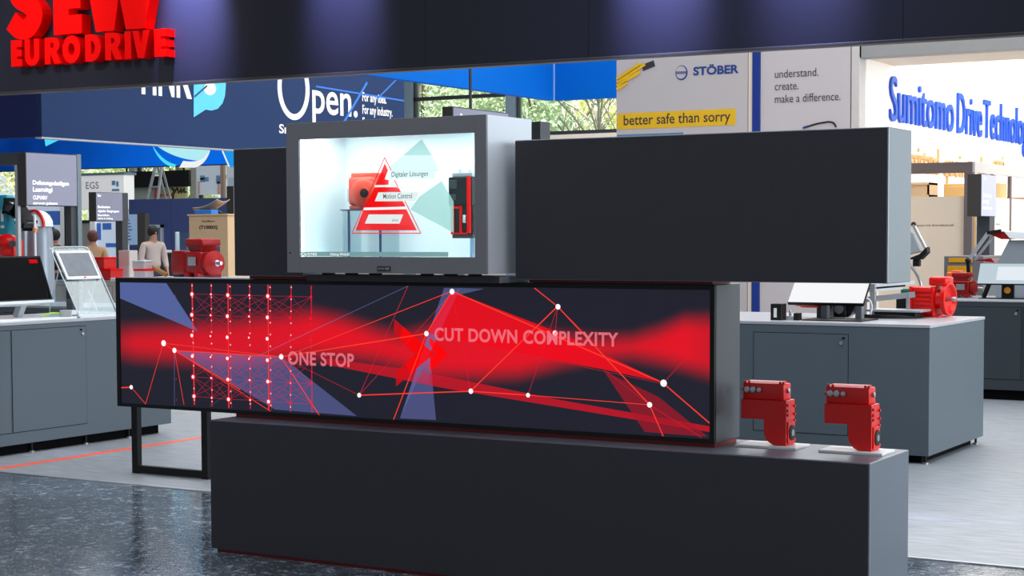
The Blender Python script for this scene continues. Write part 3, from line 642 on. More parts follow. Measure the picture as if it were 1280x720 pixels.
# ------------------------------------------------------------------ counters
def counter(name, label, x0, x1, y0, y1, zt, mtl, doors, axis, toe=0.07, feet=None):
    """doors: (a0, a1, z0, z1, lock end) on the visible face, along y (axis 'x') or x (axis 'y')"""
    t = thing(name, label, 'cabinet', ((x0 + x1) / 2, (y0 + y1) / 2, 0))
    MB().box(x0, x1, y0, y1, toe, zt - 0.02, 0.003).build('carcass', mtl, t)
    MB().box(x0 - 0.004, x1 + 0.004, y0 - 0.004, y1 + 0.004, zt - 0.02, zt, 0.002).build('worktop', M_top, t)
    MB().box(x0 + 0.07, x1 - 0.07, y0 + 0.07, y1 - 0.07, 0.0, toe).build('plinth', M_gap, t)
    for a0, a1, z0, z1, lk in doors:
        g = 0.004
        if axis == 'x':
            MB().box(x1 - 0.002, x1 + 0.0015, a0 - g, a1 + g, z0 - g, z1 + g).build('shadow_gap', M_gap, t)
            d = MB().box(x1, x1 + 0.004, a0, a1, z0, z1, 0.001).build('door', mtl, t)
            if lk: MB().cyl((x1 + 0.003, a1 - 0.035, z1 - 0.055), (x1 + 0.014, a1 - 0.035, z1 - 0.055), 0.013, seg=20, bev=0.003).build('lock', M_steel, d, smooth=True); MB().box(x1 + 0.004, x1 + 0.007, a1 - 0.06, a1 - 0.04, z1 - 0.03, z1 - 0.018).build('lock_tab', M_gap, d)
        else:
            MB().box(a0 - g, a1 + g, y0 - 0.0015, y0 + 0.002, z0 - g, z1 + g).build('shadow_gap', M_gap, t)
            d = MB().box(a0, a1, y0 - 0.004, y0, z0, z1, 0.001).build('door', mtl, t)
            if lk: MB().cyl((a1 - 0.045, y0 - 0.003, z1 - 0.055), (a1 - 0.045, y0 - 0.014, z1 - 0.055), 0.013, seg=20, bev=0.003).build('lock', M_steel, d, smooth=True); MB().box(a1 - 0.04, a1 - 0.02, y0 - 0.007, y0 - 0.003, z1 - 0.03, z1 - 0.018).build('lock_tab', M_gap, d)
    for fx, fy in feet or []:
        MB().mat(M_steel).cyl((fx, fy, 0), (fx, fy, 0.010), 0.022, seg=18).mat(M_black).cyl((fx, fy, 0.010), (fx, fy, toe), 0.009, seg=12).build('levelling_foot', M_steel, t)
    return t
counter('counter_cabinet', 'long slate grey counter carrying the black tilted screen and the tablet stand', -9.86, -8.96, 6.7, 10.02, 0.925, M_cab,
        [(7.66, 8.39, 0.16, 0.868, 0), (8.405, 9.115, 0.16, 0.868, 1)], 'x', 0.072, [(-9.01, 8.62), (-9.01, 9.15), (-9.01, 9.6)])
counter('counter_cabinet', 'slate grey counter behind the red gear units with a white tilted screen on top', -5.2, -3.30, 11.0, 12.33, 0.92, M_cab,
        [(-4.53, -3.855, 0.165, 0.842, 1)], 'y', 0.055, [(-3.335, 11.05), (-3.34, 12.28), (-3.9, 11.05)])
counter('counter_cabinet', 'charcoal counter carrying the pale tilted display and the deep red motor', -4.75, -2.4, 15.67, 16.7, 0.92, M_cabdark,
        [(-4.55, -3.862, 0.195, 0.85, 1), (-3.84, -3.16, 0.195, 0.85, 1)], 'y', 0.095)
# table behind the screen wall
t = thing('high_table', 'tall white-topped table on a black tube frame behind the screen wall', 'table', (-7.0, 8.4, 0))
MB().box(-7.78, -6.55, 8.14, 8.66, 1.225, 1.25, 0.003).build('table_top', M_white, t)
for yy, nm in ((8.17, 'leg_frame'),):
    b = MB()
    for lx in (-7.60, -7.02): b.box(lx - 0.024, lx + 0.024, yy - 0.02, yy + 0.02, 0.0, 1.225)
    b.box(-7.576, -7.044, yy - 0.02, yy + 0.02, 0.006, 0.052); b.build(nm, M_black, t)
for lx in (-6.62,):
    for yy in (8.17, 8.62): MB().box(lx - 0.024, lx + 0.024, yy - 0.02, yy + 0.02, 0, 1.225).build('leg', M_black, t)
# ------------------------------------------------------------------ motors
def motor(name, label, loc, rz, m, group=None, L=0.2, s=1.0, ribs=True):
    """motor lying along local x, shaft towards +x, terminal box on top"""
    t = thing(name, label, 'motor', loc, rz, group)
    def lb(b, nm, mm, par=t, sm=True): return b.build(nm, mm, par, local=True, smooth=sm)
    b = MB().box(-0.10 * s, 0.07 * s, -0.075 * s, 0.075 * s, 0.03 * s, 0.17 * s, 0.015 * s, 3)
    if ribs:
        for k in range(7): b.box(-0.09 * s, 0.055 * s, -0.083 * s, 0.083 * s, (0.04 + 0.018 * k) * s, (0.046 + 0.018 * k) * s)
    for fx in (-0.07, 0.04): b.box((fx - 0.02) * s, (fx + 0.02) * s, -0.09 * s, 0.09 * s, 0, 0.035 * s, 0.004 * s)
    lb(b, 'motor_body', m)
    lb(MB().box(-0.26 * s, -0.10 * s, -0.08 * s, 0.08 * s, 0.02 * s, 0.175 * s, 0.02 * s, 3), 'fan_cowl', m)
    b = MB().prism([(-0.07 * s, -0.055 * s, 0.165 * s), (0.05 * s, -0.055 * s, 0.165 * s), (0.065 * s, -0.065 * s, 0.21 * s), (-0.09 * s, -0.065 * s, 0.21 * s)], (0, 0.12 * s, 0)).box(-0.105 * s, 0.085 * s, -0.075 * s, 0.075 * s, 0.20 * s, 0.25 * s, 0.014 * s, 3)
    tb = lb(b, 'terminal_box', m)
    lb(MB().lathe((0.065 * s, 0, 0.095 * s), (1, 0, 0), [(0, 0.06 * s), (0.02 * s, 0.065 * s), (0.022 * s, 0.074 * s), (0.05 * s, 0.078 * s), (0.054 * s, 0.072 * s), (0.056 * s, 0.06 * s), (0.075 * s, 0.035 * s), (0.076 * s, 0.022 * s)], 40), 'flange', m)
    lb(MB().lathe((0.138 * s, 0, 0.095 * s), (1, 0, 0), [(0, 0.02 * s), (0.01 * s, 0.02 * s), (0.01 * s, 0.012 * s), (0.05 * s, 0.012 * s), (0.052 * s, 0.01 * s)], 20), 'shaft', M_steel)
    lb(MB().box(-0.055 * s, 0.03 * s, -0.0855 * s, -0.083 * s, 0.08 * s, 0.135 * s, 0.001), 'name_plate', M_steel, sm=False)
    return t
motor('electric_motor', 'dark red motor with silver nameplate on the white-topped high table', (-7.185, 8.36, 1.25), -0.26, M_dred, s=1.0, ribs=False)
# ------------------------------------------------------------------ things on the long slate counter
t = thing('monitor', 'wide black tilted screen with a small red logo on the long slate counter', 'monitor', (-9.25, 8.5, 0.925))
nrm = Vector((0.94, 0, 0.35)).normalized(); upv = Vector((-0.35, 0, 0.94)).normalized()
def plate_box(b, o, u0, u1, v0, v1, th, lift=0.0):
    """tilted plate: o = lower point, u along y, v up the slope"""
    c = Vector(o) + Y * (u0 + u1) / 2 + upv * (v0 + v1) / 2 + nrm * (lift - th / 2)
    return b.obox(c, Y * (u1 - u0) / 2, upv * (v1 - v0) / 2, nrm * th / 2, 0.0015)
o = Vector((-9.2, 9.034, 1.058))
plate_box(MB(), o, -0.98, 0.0, 0, 0.342, 0.03).build('display_housing', M_black, t)
plate_box(MB(), o, -0.965, -0.012, 0.012, 0.330, 0.002, 0.0015).build('screen_glass', M_blackgloss, t)
b = MB(); plate_box(b, o, -0.125, -0.045, 0.285, 0.313, 0.002, 0.003); b.build('logo', glow('screen_logo_red', (214, 16, 24)), t)
b = MB(); plate_box(b, o, -0.985, 0.006, -0.022, 0.0, 0.05, 0.006); b.build('lower_rail', M_white2, t)
MB().bar(o + Vector((-0.05, -0.25, -0.02)), (-9.30, 8.784, 0.94), 0.05).build('stand_leg', M_alu, t); MB().bar(o + Vector((-0.05, -0.75, -0.02)), (-9.30, 8.284, 0.94), 0.05).build('stand_leg', M_alu, t)
MB().box(-9.42, -9.12, 8.1, 9.0, 0.925, 0.937, 0.002).build('stand_base', M_white2, t)
kb = thing('keyboard_tray', 'flat white tray along the front edge of the long slate counter', 'tray', (-9.06, 8.45, 0.925))
MB().box(-9.10, -8.985, 7.6, 9.06, 0.925, 0.938, 0.003).build('tray', M_white, kb); MB().box(-9.09, -9.0, 7.7, 8.9, 0.938, 0.942, 0.001).build('inlay', M_white2, kb)
cb = MB().tube(smear([(-9.14, 8.86, 0.945), (-9.12, 8.93, 0.965), (-9.115, 9.02, 0.96), (-9.13, 9.06, 0.942)], 6), 0.006).build('lime_cable', mat('lime_cable', (170, 214, 30), 0.4), None, loc=(-9.14, 8.86, 0.94)); tag(cb, 'short lime green cable under the black tilted screen', 'cable')
# acrylic tablet holder
t = thing('acrylic_tablet_stand', 'clear acrylic slanted stand holding a tablet on the long slate counter', 'stand', (-9.1, 9.3, 0.925))
o = Vector((-9.00, 9.30, 0.935)); upv = Vector((-0.5, 0, 0.866)); nrm = Vector((0.866, 0, 0.5))
plate_box(MB(), o, -0.20, 0.20, 0.0, 0.585, 0.006).build('slanted_sheet', M_acr, t)
b = MB(); c4 = [(-0.20, 0.0), (-0.20, 0.535), (-0.185, 0.57), (-0.15, 0.585), (0.15, 0.585), (0.185, 0.57), (0.20, 0.535), (0.20, 0.0)]
b.tube([o + Y * u + upv * v for u, v in c4], 0.0045, 8); b.build('polished_edge', M_acredge, t)
for u in (-0.2, 0.2):
    MB().prism([o + Y * u, o + Y * u + upv * 0.40, (o.x - 0.30, o.y + u, 0.985), (o.x - 0.30, o.y + u, 0.935)], (0, 0.005, 0)).build('side_sheet', M_acr, t)
    MB().tube([o + Y * u + upv * 0.40, (o.x - 0.30, o.y + u, 0.985), (o.x - 0.30, o.y + u, 0.935)], 0.004, 8).build('support_rod', M_acredge, t)
b = MB(); b.tube(smear([o + Y * 0.02 + upv * 0.22 - nrm * 0.02, o + Y * 0.07 + upv * 0.17 - nrm * 0.06, o + Y * 0.09 + Vector((-0.09, 0, 0.0))], 8), 0.005, 8)
b.build('support_rod', M_acredge, t)
MB().box(-9.32, -8.985, 9.09, 9.52, 0.925, 0.935, 0.002).build('base_sheet', M_white2, t)
tb = thing('tablet', 'white-framed tablet with a dim grey picture held in the acrylic stand', 'tablet', (-9.09, 9.3, 1.2))
b = MB(); plate_box(b, o, -0.175, 0.175, 0.305, 0.545, 0.012, 0.014); b.build('frame', M_white, tb)
b = MB(); plate_box(b, o, -0.152, 0.152, 0.328, 0.525, 0.002, 0.0155); b.build('screen', mat('tablet_picture', (78, 90, 104), 0.15, 0, 0.5, 12, emit=0.12), tb)
b = MB(); plate_box(b, o, -0.003, 0.02, 0.311, 0.322, 0.002, 0.0155); b.build('logo', M_sign_red, tb)
wb = thing('connection_box', 'small white box with sockets beside the acrylic stand on the long slate counter', 'box', (-9.03, 9.07, 0.925))
MB().box(-9.12, -9.0, 9.02, 9.075, 0.938, 0.985, 0.003).build('box_body', M_white2, wb); b = MB()
for k in range(3): b.box(-8.9995, -8.998, 9.027 + 0.016 * k, 9.037 + 0.016 * k, 0.943, 0.953)
b.build('socket', M_gap, wb); MB().box(-9.12, -9.0, 9.02, 9.075, 0.925, 0.938).build('foot', M_gap, wb)
# ------------------------------------------------------------------ things on the counter behind the gear units
zt = 0.92
bx = thing('small_black_box', 'small black box with a white label on the counter behind the gear units', 'box', (-4.44, 11.2, zt))
MB().box(-4.475, -4.395, 11.16, 11.26, zt, zt + 0.115, 0.004).build('box_body', M_black, bx); MB().box(-4.45, -4.428, 11.157, 11.161, zt + 0.02, zt + 0.085).build('label', M_white, bx)
cn = thing('plug_connector', 'small silver and black plug connector lying beside the small black box', 'connector', (-4.33, 11.25, zt))
MB().box(-4.385, -4.325, 11.22, 11.26, zt, zt + 0.03, 0.003).build('metal_shell', M_alu, cn); MB().box(-4.325, -4.285, 11.21, 11.27, zt, zt + 0.05, 0.003).build('black_end', M_black, cn)
MB().cyl((-4.36, 11.24, zt + 0.03), (-4.36, 11.24, zt + 0.07), 0.008, seg=12).build('pin', M_steel, cn)
t = thing('touch_screen', 'large white tilted touch screen on grey posts on the counter behind the gear units', 'monitor', (-4.1, 11.4, zt))
o = H(1031, 379, 'y', 11.30); nv = Vector((0, -0.72, 0.69)); uv = Vector((0, 0.69, 0.72))
def pb2(b, u0, u1, v0, v1, th, lift=0.0): return b.obox(o + X * (u0 + u1) / 2 + uv * (v0 + v1) / 2 + nv * (lift - th / 2), X * (u1 - u0) / 2, uv * (v1 - v0) / 2, nv * th / 2, 0.001)
pb2(MB(), -0.275, 0.275, 0, 0.36, 0.025).build('display_housing', M_black, t)
pb2(MB(), -0.273, 0.273, 0.006, 0.356, 0.002, 0.0015).build('screen', glow('white_screen', (246, 248, 250)), t)
for px in (-0.05, 0.20): MB().box(o.x + px - 0.022, o.x + px + 0.022, 11.42, 11.48, zt, zt + 0.19).build('stand_post', mat('mid_grey_post', (118, 122, 130), .4), t)
MB().box(o.x - 0.13, o.x + 0.3, 11.2, 11.55, zt, zt + 0.008).build('base_plate', M_black, t)
t = thing('small_gearmotor', 'red and yellow labelled gearmotor half hidden under the white touch screen', 'motor', (-4.26, 11.75, zt))
MB().cyl((-4.42, 11.62, zt + 0.125), (-4.185, 11.62, zt + 0.125), 0.055, seg=24, bev=0.006).cyl((-4.46, 11.62, zt + 0.165), (-4.42, 11.62, zt + 0.165), 0.085, seg=24, bev=0.006).build('motor_body', M_red, t, smooth=True)
MB().box(-4.40, -4.29, 11.560, 11.570, zt + 0.09, zt + 0.125).build('yellow_label', mat('yellow_label', (240, 196, 10), 0.5), t)
MB().box(-4.29, -4.19, 11.57, 11.68, zt, zt + 0.075, 0.004).build('pedestal', M_dgrey, t)
t = thing('black_gear_head', 'black angular gear head with a round chrome ring under the white touch screen', 'gear head', (-4.11, 11.6, zt))
MB().box(-4.17, -4.07, 11.565, 11.68, zt + 0.008, zt + 0.13, 0.012).prism([(-4.07, 11.59, zt + 0.13), (-4.0, 11.59, zt + 0.13), (-4.04, 11.59, zt + 0.03), (-4.07, 11.59, zt + 0.008)], (0, 0.08, 0)).build('housing', M_blackgloss, t)
MB().lathe((-4.12, 11.566, zt + 0.07), (0, -1, 0), [(0, 0.034), (0.01, 0.034), (0.01, 0.024)], 28).build('ring', M_steel, t, smooth=True)
# profile frame machine
t = thing('profile_rig', 'aluminium profile rig with a long arm and flat grey plate beside the white touch screen', 'machine', (-3.95, 11.9, zt))
b = MB()
for px in (-4.055, -3.985): b.box(px - 0.018, px + 0.018, 11.88, 11.92, zt, zt + 0.24)
b.bar((-4.09, 11.9, zt + 0.12), (-3.70, 11.97, zt + 0.165), 0.03, 0.04); b.build('upright_frame', M_alu, t)
MB().bar((-4.12, 11.9, zt + 0.215), (-3.72, 12.02, zt + 0.250), 0.05, 0.022).bar((-4.12, 11.88, zt + 0.18), (-3.80, 12.0, zt + 0.21), 0.04, 0.018).build('upper_arm', M_white2, t)
MB().bar((-4.12, 11.89, zt + 0.197), (-3.78, 12.0, zt + 0.228), 0.03, 0.014).build('black_rail', M_black, t)
MB().box(-3.755, -3.735, 11.94, 11.97, zt + 0.06, zt + 0.17).build('drop_post', M_alu, t)
MB().box(-4.00, -3.60, 11.78, 12.04, zt + 0.045, zt + 0.06, 0.002).build('flat_plate', M_alu, t)
MB().box(-3.95, -3.65, 11.82, 12.0, zt, zt + 0.045, 0.004).build('black_base', M_black, t)
b = MB().tube(smear([(-4.07, 11.8, zt + 0.13), (-3.99, 11.78, zt + 0.14), (-3.95, 11.77, zt + 0.09), (-3.96, 11.76, zt + 0.01)], 8), 0.006); b.build('cable', M_white2, t)
b = MB()
for k in range(4): b.tube(smear([(-4.0, 11.66 + 0.01 * k, zt + 0.008 + 0.006 * k), (-3.85, 11.64, zt + 0.008 + 0.006 * k), (-3.70, 11.68, zt + 0.008 + 0.005 * k), (-3.62, 11.74, zt + 0.008)], 6), 0.005, 6)
b = b.build('cable_bundle', M_black, None, loc=(-3.8, 11.66, zt)); tag(b, 'loose black cables below the flat grey plate of the profile rig', 'cable')
gb = thing('green_connector', 'black block with a green plug beside the bright red ribbed motor', 'connector', (-3.76, 12.2, zt))
MB().box(-3.90, -3.79, 12.16, 12.28, zt, zt + 0.14, 0.006).build('block', M_black, gb); MB().box(-3.87, -3.79, 12.17, 12.26, zt + 0.14, zt + 0.20, 0.01).build('green_plug', mat('green_plug', (20, 104, 78), 0.4), gb)
t = thing('electric_motor', 'bright red ribbed motor on the counter behind the gear units', 'motor', (-3.63, 12.15, zt), -0.12)
def lb(b, nm, mm, par=t, sm=True): return b.build(nm, mm, par, local=True, smooth=sm)
b = MB().box(-0.13, 0.055, -0.09, 0.09, 0.005, 0.215, 0.01, 3)
for k in range(6): b.box(-0.10, 0.03, -0.1, -0.088, 0.025 + 0.031 * k, 0.042 + 0.031 * k, 0.004)
for fx in (-0.125, 0.04): b.box(fx - 0.008, fx + 0.012, -0.1, 0.1, 0.0, 0.22, 0.003)
M_bred = mat('bright_red_gloss_motor', (222, 14, 8), 0.34, 0, 0.06, 30, coat=0.1, spec=0.4)
lb(b, 'motor_body', M_bred)
lb(MB().box(0.0, 0.135, -0.07, 0.07, 0.225, 0.29, 0.016, 3), 'terminal_box', M_bred)
lb(MB().lathe((0.055, 0, 0.13), (1, 0, 0), [(0, 0.07), (0.03, 0.06), (0.05, 0.115), (0.085, 0.12), (0.087, 0.105), (0.06, 0.09), (0.055, 0.03)], 40), 'flange', M_bred)
lb(MB().cyl((0.09, 0, 0.13), (0.18, 0, 0.13), 0.017, seg=20, bev=0.003), 'shaft', M_steel)
lb(MB().box(-0.11, 0.1, -0.1, 0.1, 0, 0.012, 0.003), 'foot', M_bred)
# ------------------------------------------------------------------ things on the high table
zt = 1.25
for k, (x, yv, z0, lab) in enumerate(((-7.64, 8.3, zt, 'clear plastic box with a red lid, lowest of the two on the high table'), (-7.65, 8.3, zt + 0.056, 'clear plastic box stacked on another box on the high table'))):
    t = thing('clear_box', lab, 'box', (x, yv, z0), 0, 'clear boxes on the high table')
    MB().box(x - 0.05, x + 0.05, yv - 0.04, yv + 0.04, z0, z0 + 0.045, 0.003).build('box_body', mat('frosted_pink_plastic', (226, 206, 212), 0.3, alpha=0.75), t)
    MB().box(x - 0.053, x + 0.053, yv - 0.043, yv + 0.043, z0 + 0.045, z0 + 0.055, 0.003).build('lid', M_sign_red if k == 0 else M_white2, t)
t = thing('drink_bottle', 'small cyan bottle with a white cap on the high table', 'bottle', (-7.73, 8.4, zt))
MB().lathe((-7.73, 8.4, zt), (0, 0, 1), [(0, 0.022), (0.004, 0.026), (0.075, 0.026), (0.09, 0.012), (0.1, 0.012)], 20).build('bottle_body', mat('cyan_plastic', (120, 214, 232), 0.2), t, smooth=True)
MB().cyl((-7.73, 8.4, zt + 0.1), (-7.73, 8.4, zt + 0.116), 0.014, seg=14).build('cap', M_white, t)
b = MB().cyl((-7.64, 8.36, zt + 0.075), (-7.50, 8.36, zt + 0.017), 0.015, seg=18).build('cardboard_tube', mat('brown_cardboard', (168, 118, 60), 0.7), None, loc=(-7.55, 8.36, zt)); tag(b, 'brown cardboard tube leaning beside the clear boxes on the high table', 'tube')
b = MB().box(-7.50, -7.43, 8.42, 8.50, zt, zt + 0.035, 0.008).build('black_pouch', M_dgrey, None, loc=(-7.46, 8.46, zt)); tag(b, 'low black pouch between the brown tube and the dark red motor', 'pouch')
t = thing('card_rack', 'dark blue rack with a row of white tips behind the dark red motor', 'rack', (-7.38, 8.58, zt))
MB().box(-7.48, -7.27, 8.55, 8.62, zt, zt + 0.20, 0.003).build('rack_body', mat('navy_rack', (24, 32, 62), 0.4), t)
MB().box(-7.47, -7.28, 8.553, 8.618, zt + 0.20, zt + 0.216, 0.003).build('red_top_rail', M_dred, t)
for k in range(6): MB().sph((-7.455 + 0.03 * k, 8.545, zt + 0.185 - 0.012 * (k % 2)), 0.0085, sub=2).build('white_tip', M_white, t, smooth=True)
t = thing('clear_brochure_holder', 'upright clear acrylic holder with a pale blue strip behind the dark red motor', 'holder', (-7.56, 8.6, zt))
MB().box(-7.62, -7.50, 8.585, 8.592, zt, zt + 0.29, 0.002).build('front_sheet', M_acr, t); MB().box(-7.62, -7.606, 8.58, 8.61, zt, zt + 0.295, 0.002).build('edge', M_acredge, t)
MB().box(-7.535, -7.505, 8.594, 8.60, zt, zt + 0.22).build('blue_strip', mat('pale_blue_strip', (96, 172, 208), 0.4), t); MB().box(-7.62, -7.50, 8.57, 8.64, zt, zt + 0.006).build('foot', M_acredge, t)
t = thing('white_device', 'white device with a red top beside the shaft of the dark red motor', 'device', (-6.76, 8.5, zt))
MB().box(-6.84, -6.62, 8.44, 8.56, zt, zt + 0.085, 0.01).build('device_body', M_white2, t); MB().box(-6.86, -6.60, 8.43, 8.57, zt + 0.085, zt + 0.105, 0.006).build('red_top', M_red, t)
MB().lathe((-6.74, 8.43, zt + 0.02), (0, -1, 0), [(0, 0.02), (0.012, 0.02), (0.014, 0.012)], 18).build('dial', M_steel, t, smooth=True)
# ------------------------------------------------------------------ information signs on posts
M_sface = mat('lilac_grey_sign_face', (128, 129, 147), 0.5, 0, 0.03, 2, emit=0.38)  # glow put into the face colour to lift its brightness
M_sside = mat('dark_bronze_sign_side', (58, 54, 50), 0.5)
M_post = mat('dark_grey_post', (70, 72, 76), 0.45, 0.2)
def sign(label, x, y0, y1, z0, z1, lines, post, th=0.085, steel=True, group='information signs', face=None):
    t = thing('information_sign', label, 'sign', (x, (post[0] + post[1]) / 2, 0), 0, group)
    MB().box(x - th, x - 0.004, y0, y1, z0, z1, 0.001).build('sign_box', M_sside, t)
    MB().box(x - 0.004, x, y0 + 0.004, y1 - 0.004, z0 + 0.006, z1 - 0.006).build('sign_face', face or M_sface, t)
    MB().box(x - th, x - 0.015, post[0], post[1], 0, z0).build('post', M_post, t)
    if steel: MB().box(x - th * 0.6, x + 0.004, y1, y1 + 0.045, 0, z1 + 0.004, 0.001).build('steel_edge', mat('blue_grey_steel', (120, 134, 142), 0.35, 0.4), t)
    for s, ya, yb, zc, h in lines:
        letters('sign_text', s, (x + 0.0012, y0 + (y1 - y0) * ya, z0 + (z1 - z0) * zc), Y, X, (y1 - y0) * (yb - ya), (z1 - z0) * h, mat('white_print', (246, 246, 250), 0.5, emit=0.5), t, 0.03)
    return t
x = -10.35
t = sign('large lilac grey sign with four text lines above the grey pedestal robot', x, 9.896, 10.46, 1.77, 2.2,
     [('Defasungsdatfigen', .12, .83, .40, .08), ('Lasmitgi', .12, .50, .27, .085), ('CUPVARV', .12, .40, .12, .075), ('satronen guitsamt', .12, .60, .03, .05)], (10.40, 10.46), steel=True)
MB().box(-12.2, x - 0.085, 9.90, 9.96, 2.10, 2.2).build('cross_beam', M_post, t); MB().box(x - 0.135, x - 0.105, 9.9, 9.93, 0, 2.1).build('thin_pole', M_alu, t)
x = -18.3
sign('small lilac grey sign on a dark post, between the large sign and the ladder', x, 18.877, 19.44, 1.77, 2.2,
     [('Ihr', .06, .20, .84, .09), ('Baukasten', .06, .52, .45, .09), ('digitaler Baugruppen', .06, .86, .31, .08), ('Baureihen', .06, .48, .17, .07), ('alarm in Anfang', .06, .62, .06, .06)], (19.44, 19.56), th=0.15, steel=False)
MB().box(-18.39, -18.30, 19.44, 19.56, 1.77, 2.2).build('post_head', M_post, bpy.data.objects['information_sign.001'])
x = -15.85
sign('lilac grey sign cut off by the narrow dark upper block', x, 19.1, 19.7, 1.76, 2.25, [('Service', .06, .9, .5, .09), ('Wartung', .06, .8, .35, .09)], (19.1, 19.25), th=0.13, steel=False)
x = -5.13
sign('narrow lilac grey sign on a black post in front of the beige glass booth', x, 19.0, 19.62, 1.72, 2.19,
     [('+', .18, .30, .86, .08), ('Tandems', .10, .66, .46, .085), ('steig', .10, .46, .32, .085), ('nachweis', .10, .70, .18, .06)], (19.40, 19.62), th=0.16, steel=False, face=mat('boosted_lilac_sign_face', (170, 172, 196), 0.5, 0, 0.03, 2, emit=0.75))  # brighter copy of the sign face, glow added for its dimmer spot
x = -4.90
sign('low wide sign just showing above the display case', x, 7.72, 8.30, 1.78, 2.2, [('Rang', .12, .27, .86, .06)], (7.72, 7.85), th=0.07, steel=False)
t = thing('dark_pillar', 'slim dark grey pillar standing right behind the display case', 'pillar', (-5.1, 9.05, 0))
MB().box(-5.165, -5.09, 9.0, 9.12, 0, 2.20, 0.003).build('pillar_body', M_dgrey, t); MB().box(-5.168, -5.164, 9.02, 9.10, 0.3, 2.1).build('side_strip', M_gap, t)
# ------------------------------------------------------------------ robots and the counter behind the left screen
counter('counter_cabinet', 'slate grey counter behind the black tilted screen carrying the small robots', -12.4, -10.75, 10.75, 11.5, 0.92, M_cab, [(-12.3, -11.6, 0.16, 0.85, 0), (-11.55, -10.85, 0.16, 0.85, 1)], 'y', 0.07)
t = thing('robot_arm', 'red and teal robot arm with a black forearm beside the grey pedestal robot', 'robot', (-11.72, 11.0, 0.92))
M_teal = mat('teal_paint', (20, 150, 172), 0.4)
MB().lathe((-11.72, 11.0, 0.92), (0, 0, 1), [(0, 0.13), (0.03, 0.13), (0.04, 0.09), (0.42, 0.08), (0.45, 0.11), (0.52, 0.11), (0.55, 0.08)], 32).sph((-11.72, 10.96, 1.47), 0.11, (1.15, 0.9, 0.75)).box(-11.70, -11.60, 10.93, 11.05, 1.3, 1.5, 0.02).build('base', M_red, t, smooth=True)
MB().cyl((-11.60, 10.92, 1.46), (-11.585, 10.90, 1.46), 0.03, seg=20).build('joint_cap', M_dgrey, t, smooth=True)
MB().box(-11.83, -11.71, 10.96, 11.06, 1.52, 1.90, 0.02, 3).build('upper_arm', M_teal, t, smooth=True)
MB().box(-11.785, -11.755, 10.956, 10.961, 1.66, 1.76).box(-11.79, -11.75, 10.956, 10.961, 1.60, 1.625).build('white_marking', M_white, t)
fo = MB().bar((-11.72, 11.0, 1.80), (-11.58, 10.98, 1.76), 0.10, 0.11, bev=0.02).bar((-11.60, 10.98, 1.78), (-11.43, 10.96, 1.62), 0.075, 0.09, bev=0.02).build('forearm', M_blackgloss, t, smooth=True)
MB().sph((-11.535, 10.93, 1.70), 0.014, sub=2).build('red_lamp', M_sign_red, fo)
px_, py_ = -11.655, 11.3
t = thing('pedestal_robot', 'grey rounded pedestal with red and white curved shells beside the robot arm', 'robot', (px_, py_, 0.92))
MB().lathe((px_, py_, 0.92), (0, 0, 1), [(0, 0.13), (0.62, 0.115), (0.66, 0.11), (0.70, 0.10)], 36).build('pedestal', mat('cool_grey_shell', (140, 150, 162), 0.35, 0.2), t, smooth=True)
MB().lathe((px_, py_, 1.615), (0, 0, 1), [(0, 0.118), (0.05, 0.115), (0.10, 0.09), (0.135, 0.05), (0.145, 0.01)], 36).build('dome', M_white2, t, smooth=True)
MB().tube([(px_ + 0.122 * math.cos(a * .1047), py_ - .07, 1.61 + 0.15 * math.sin(a * .1047)) for a in range(0, 31)], 0.014, 8).build('red_hoop', M_red, t, smooth=True)
b = MB()
for k in range(4): b.sph((px_ - .075 + 0.05 * k, py_ - .112, 1.60), 0.012, sub=2)
b.build('white_stud', M_white, t, smooth=True)
t = thing('thin_probe_stand', 'thin pale rod stand with an orange collar beside the grey pedestal robot', 'stand', (-11.335, 10.93, 0.92))
MB().cyl((-11.335, 10.93, 0.92), (-11.335, 10.93, 1.72), 0.011, seg=12).build('rod', M_white2, t); MB().cyl((-11.335, 10.93, 1.56), (-11.335, 10.93, 1.60), 0.02, seg=14).build('collar', mat('orange_collar', (232, 140, 90), 0.4), t); MB().cyl((-11.335, 10.93, 0.92), (-11.335, 10.93, 0.935), 0.06, seg=20).build('base', M_dgrey, t)
# ------------------------------------------------------------------ people seen far behind
def skin(name, pts, edges, rad, m, parent, sub=2):
    me = bpy.data.meshes.new(name); me.from_pydata([Vector(p) for p in pts], edges, [])
    o = bpy.data.objects.new(name, me); COL.objects.link(o)
    md = o.modifiers.new('skin', 'SKIN'); md.use_smooth_shade = True; md.branch_smoothing = 0.6
    for i, r in enumerate(rad): me.skin_vertices[0].data[i].radius = (r, r) if not isinstance(r, tuple) else r
    me.skin_vertices[0].data[0].use_root = True
    sb = o.modifiers.new('sub', 'SUBSURF'); sb.levels = sub; sb.render_levels = sub
    dg = bpy.context.evaluated_depsgraph_get(); dg.update()
    m2 = bpy.data.meshes.new_from_object(o.evaluated_get(dg)); m2.name = name
    bpy.data.objects.remove(o)
    for p in m2.polygons: p.use_smooth = True
    m2.materials.clear(); m2.materials.append(m)
    r = bpy.data.objects.new(name, m2); COL.objects.link(r); r.parent = parent
    return r
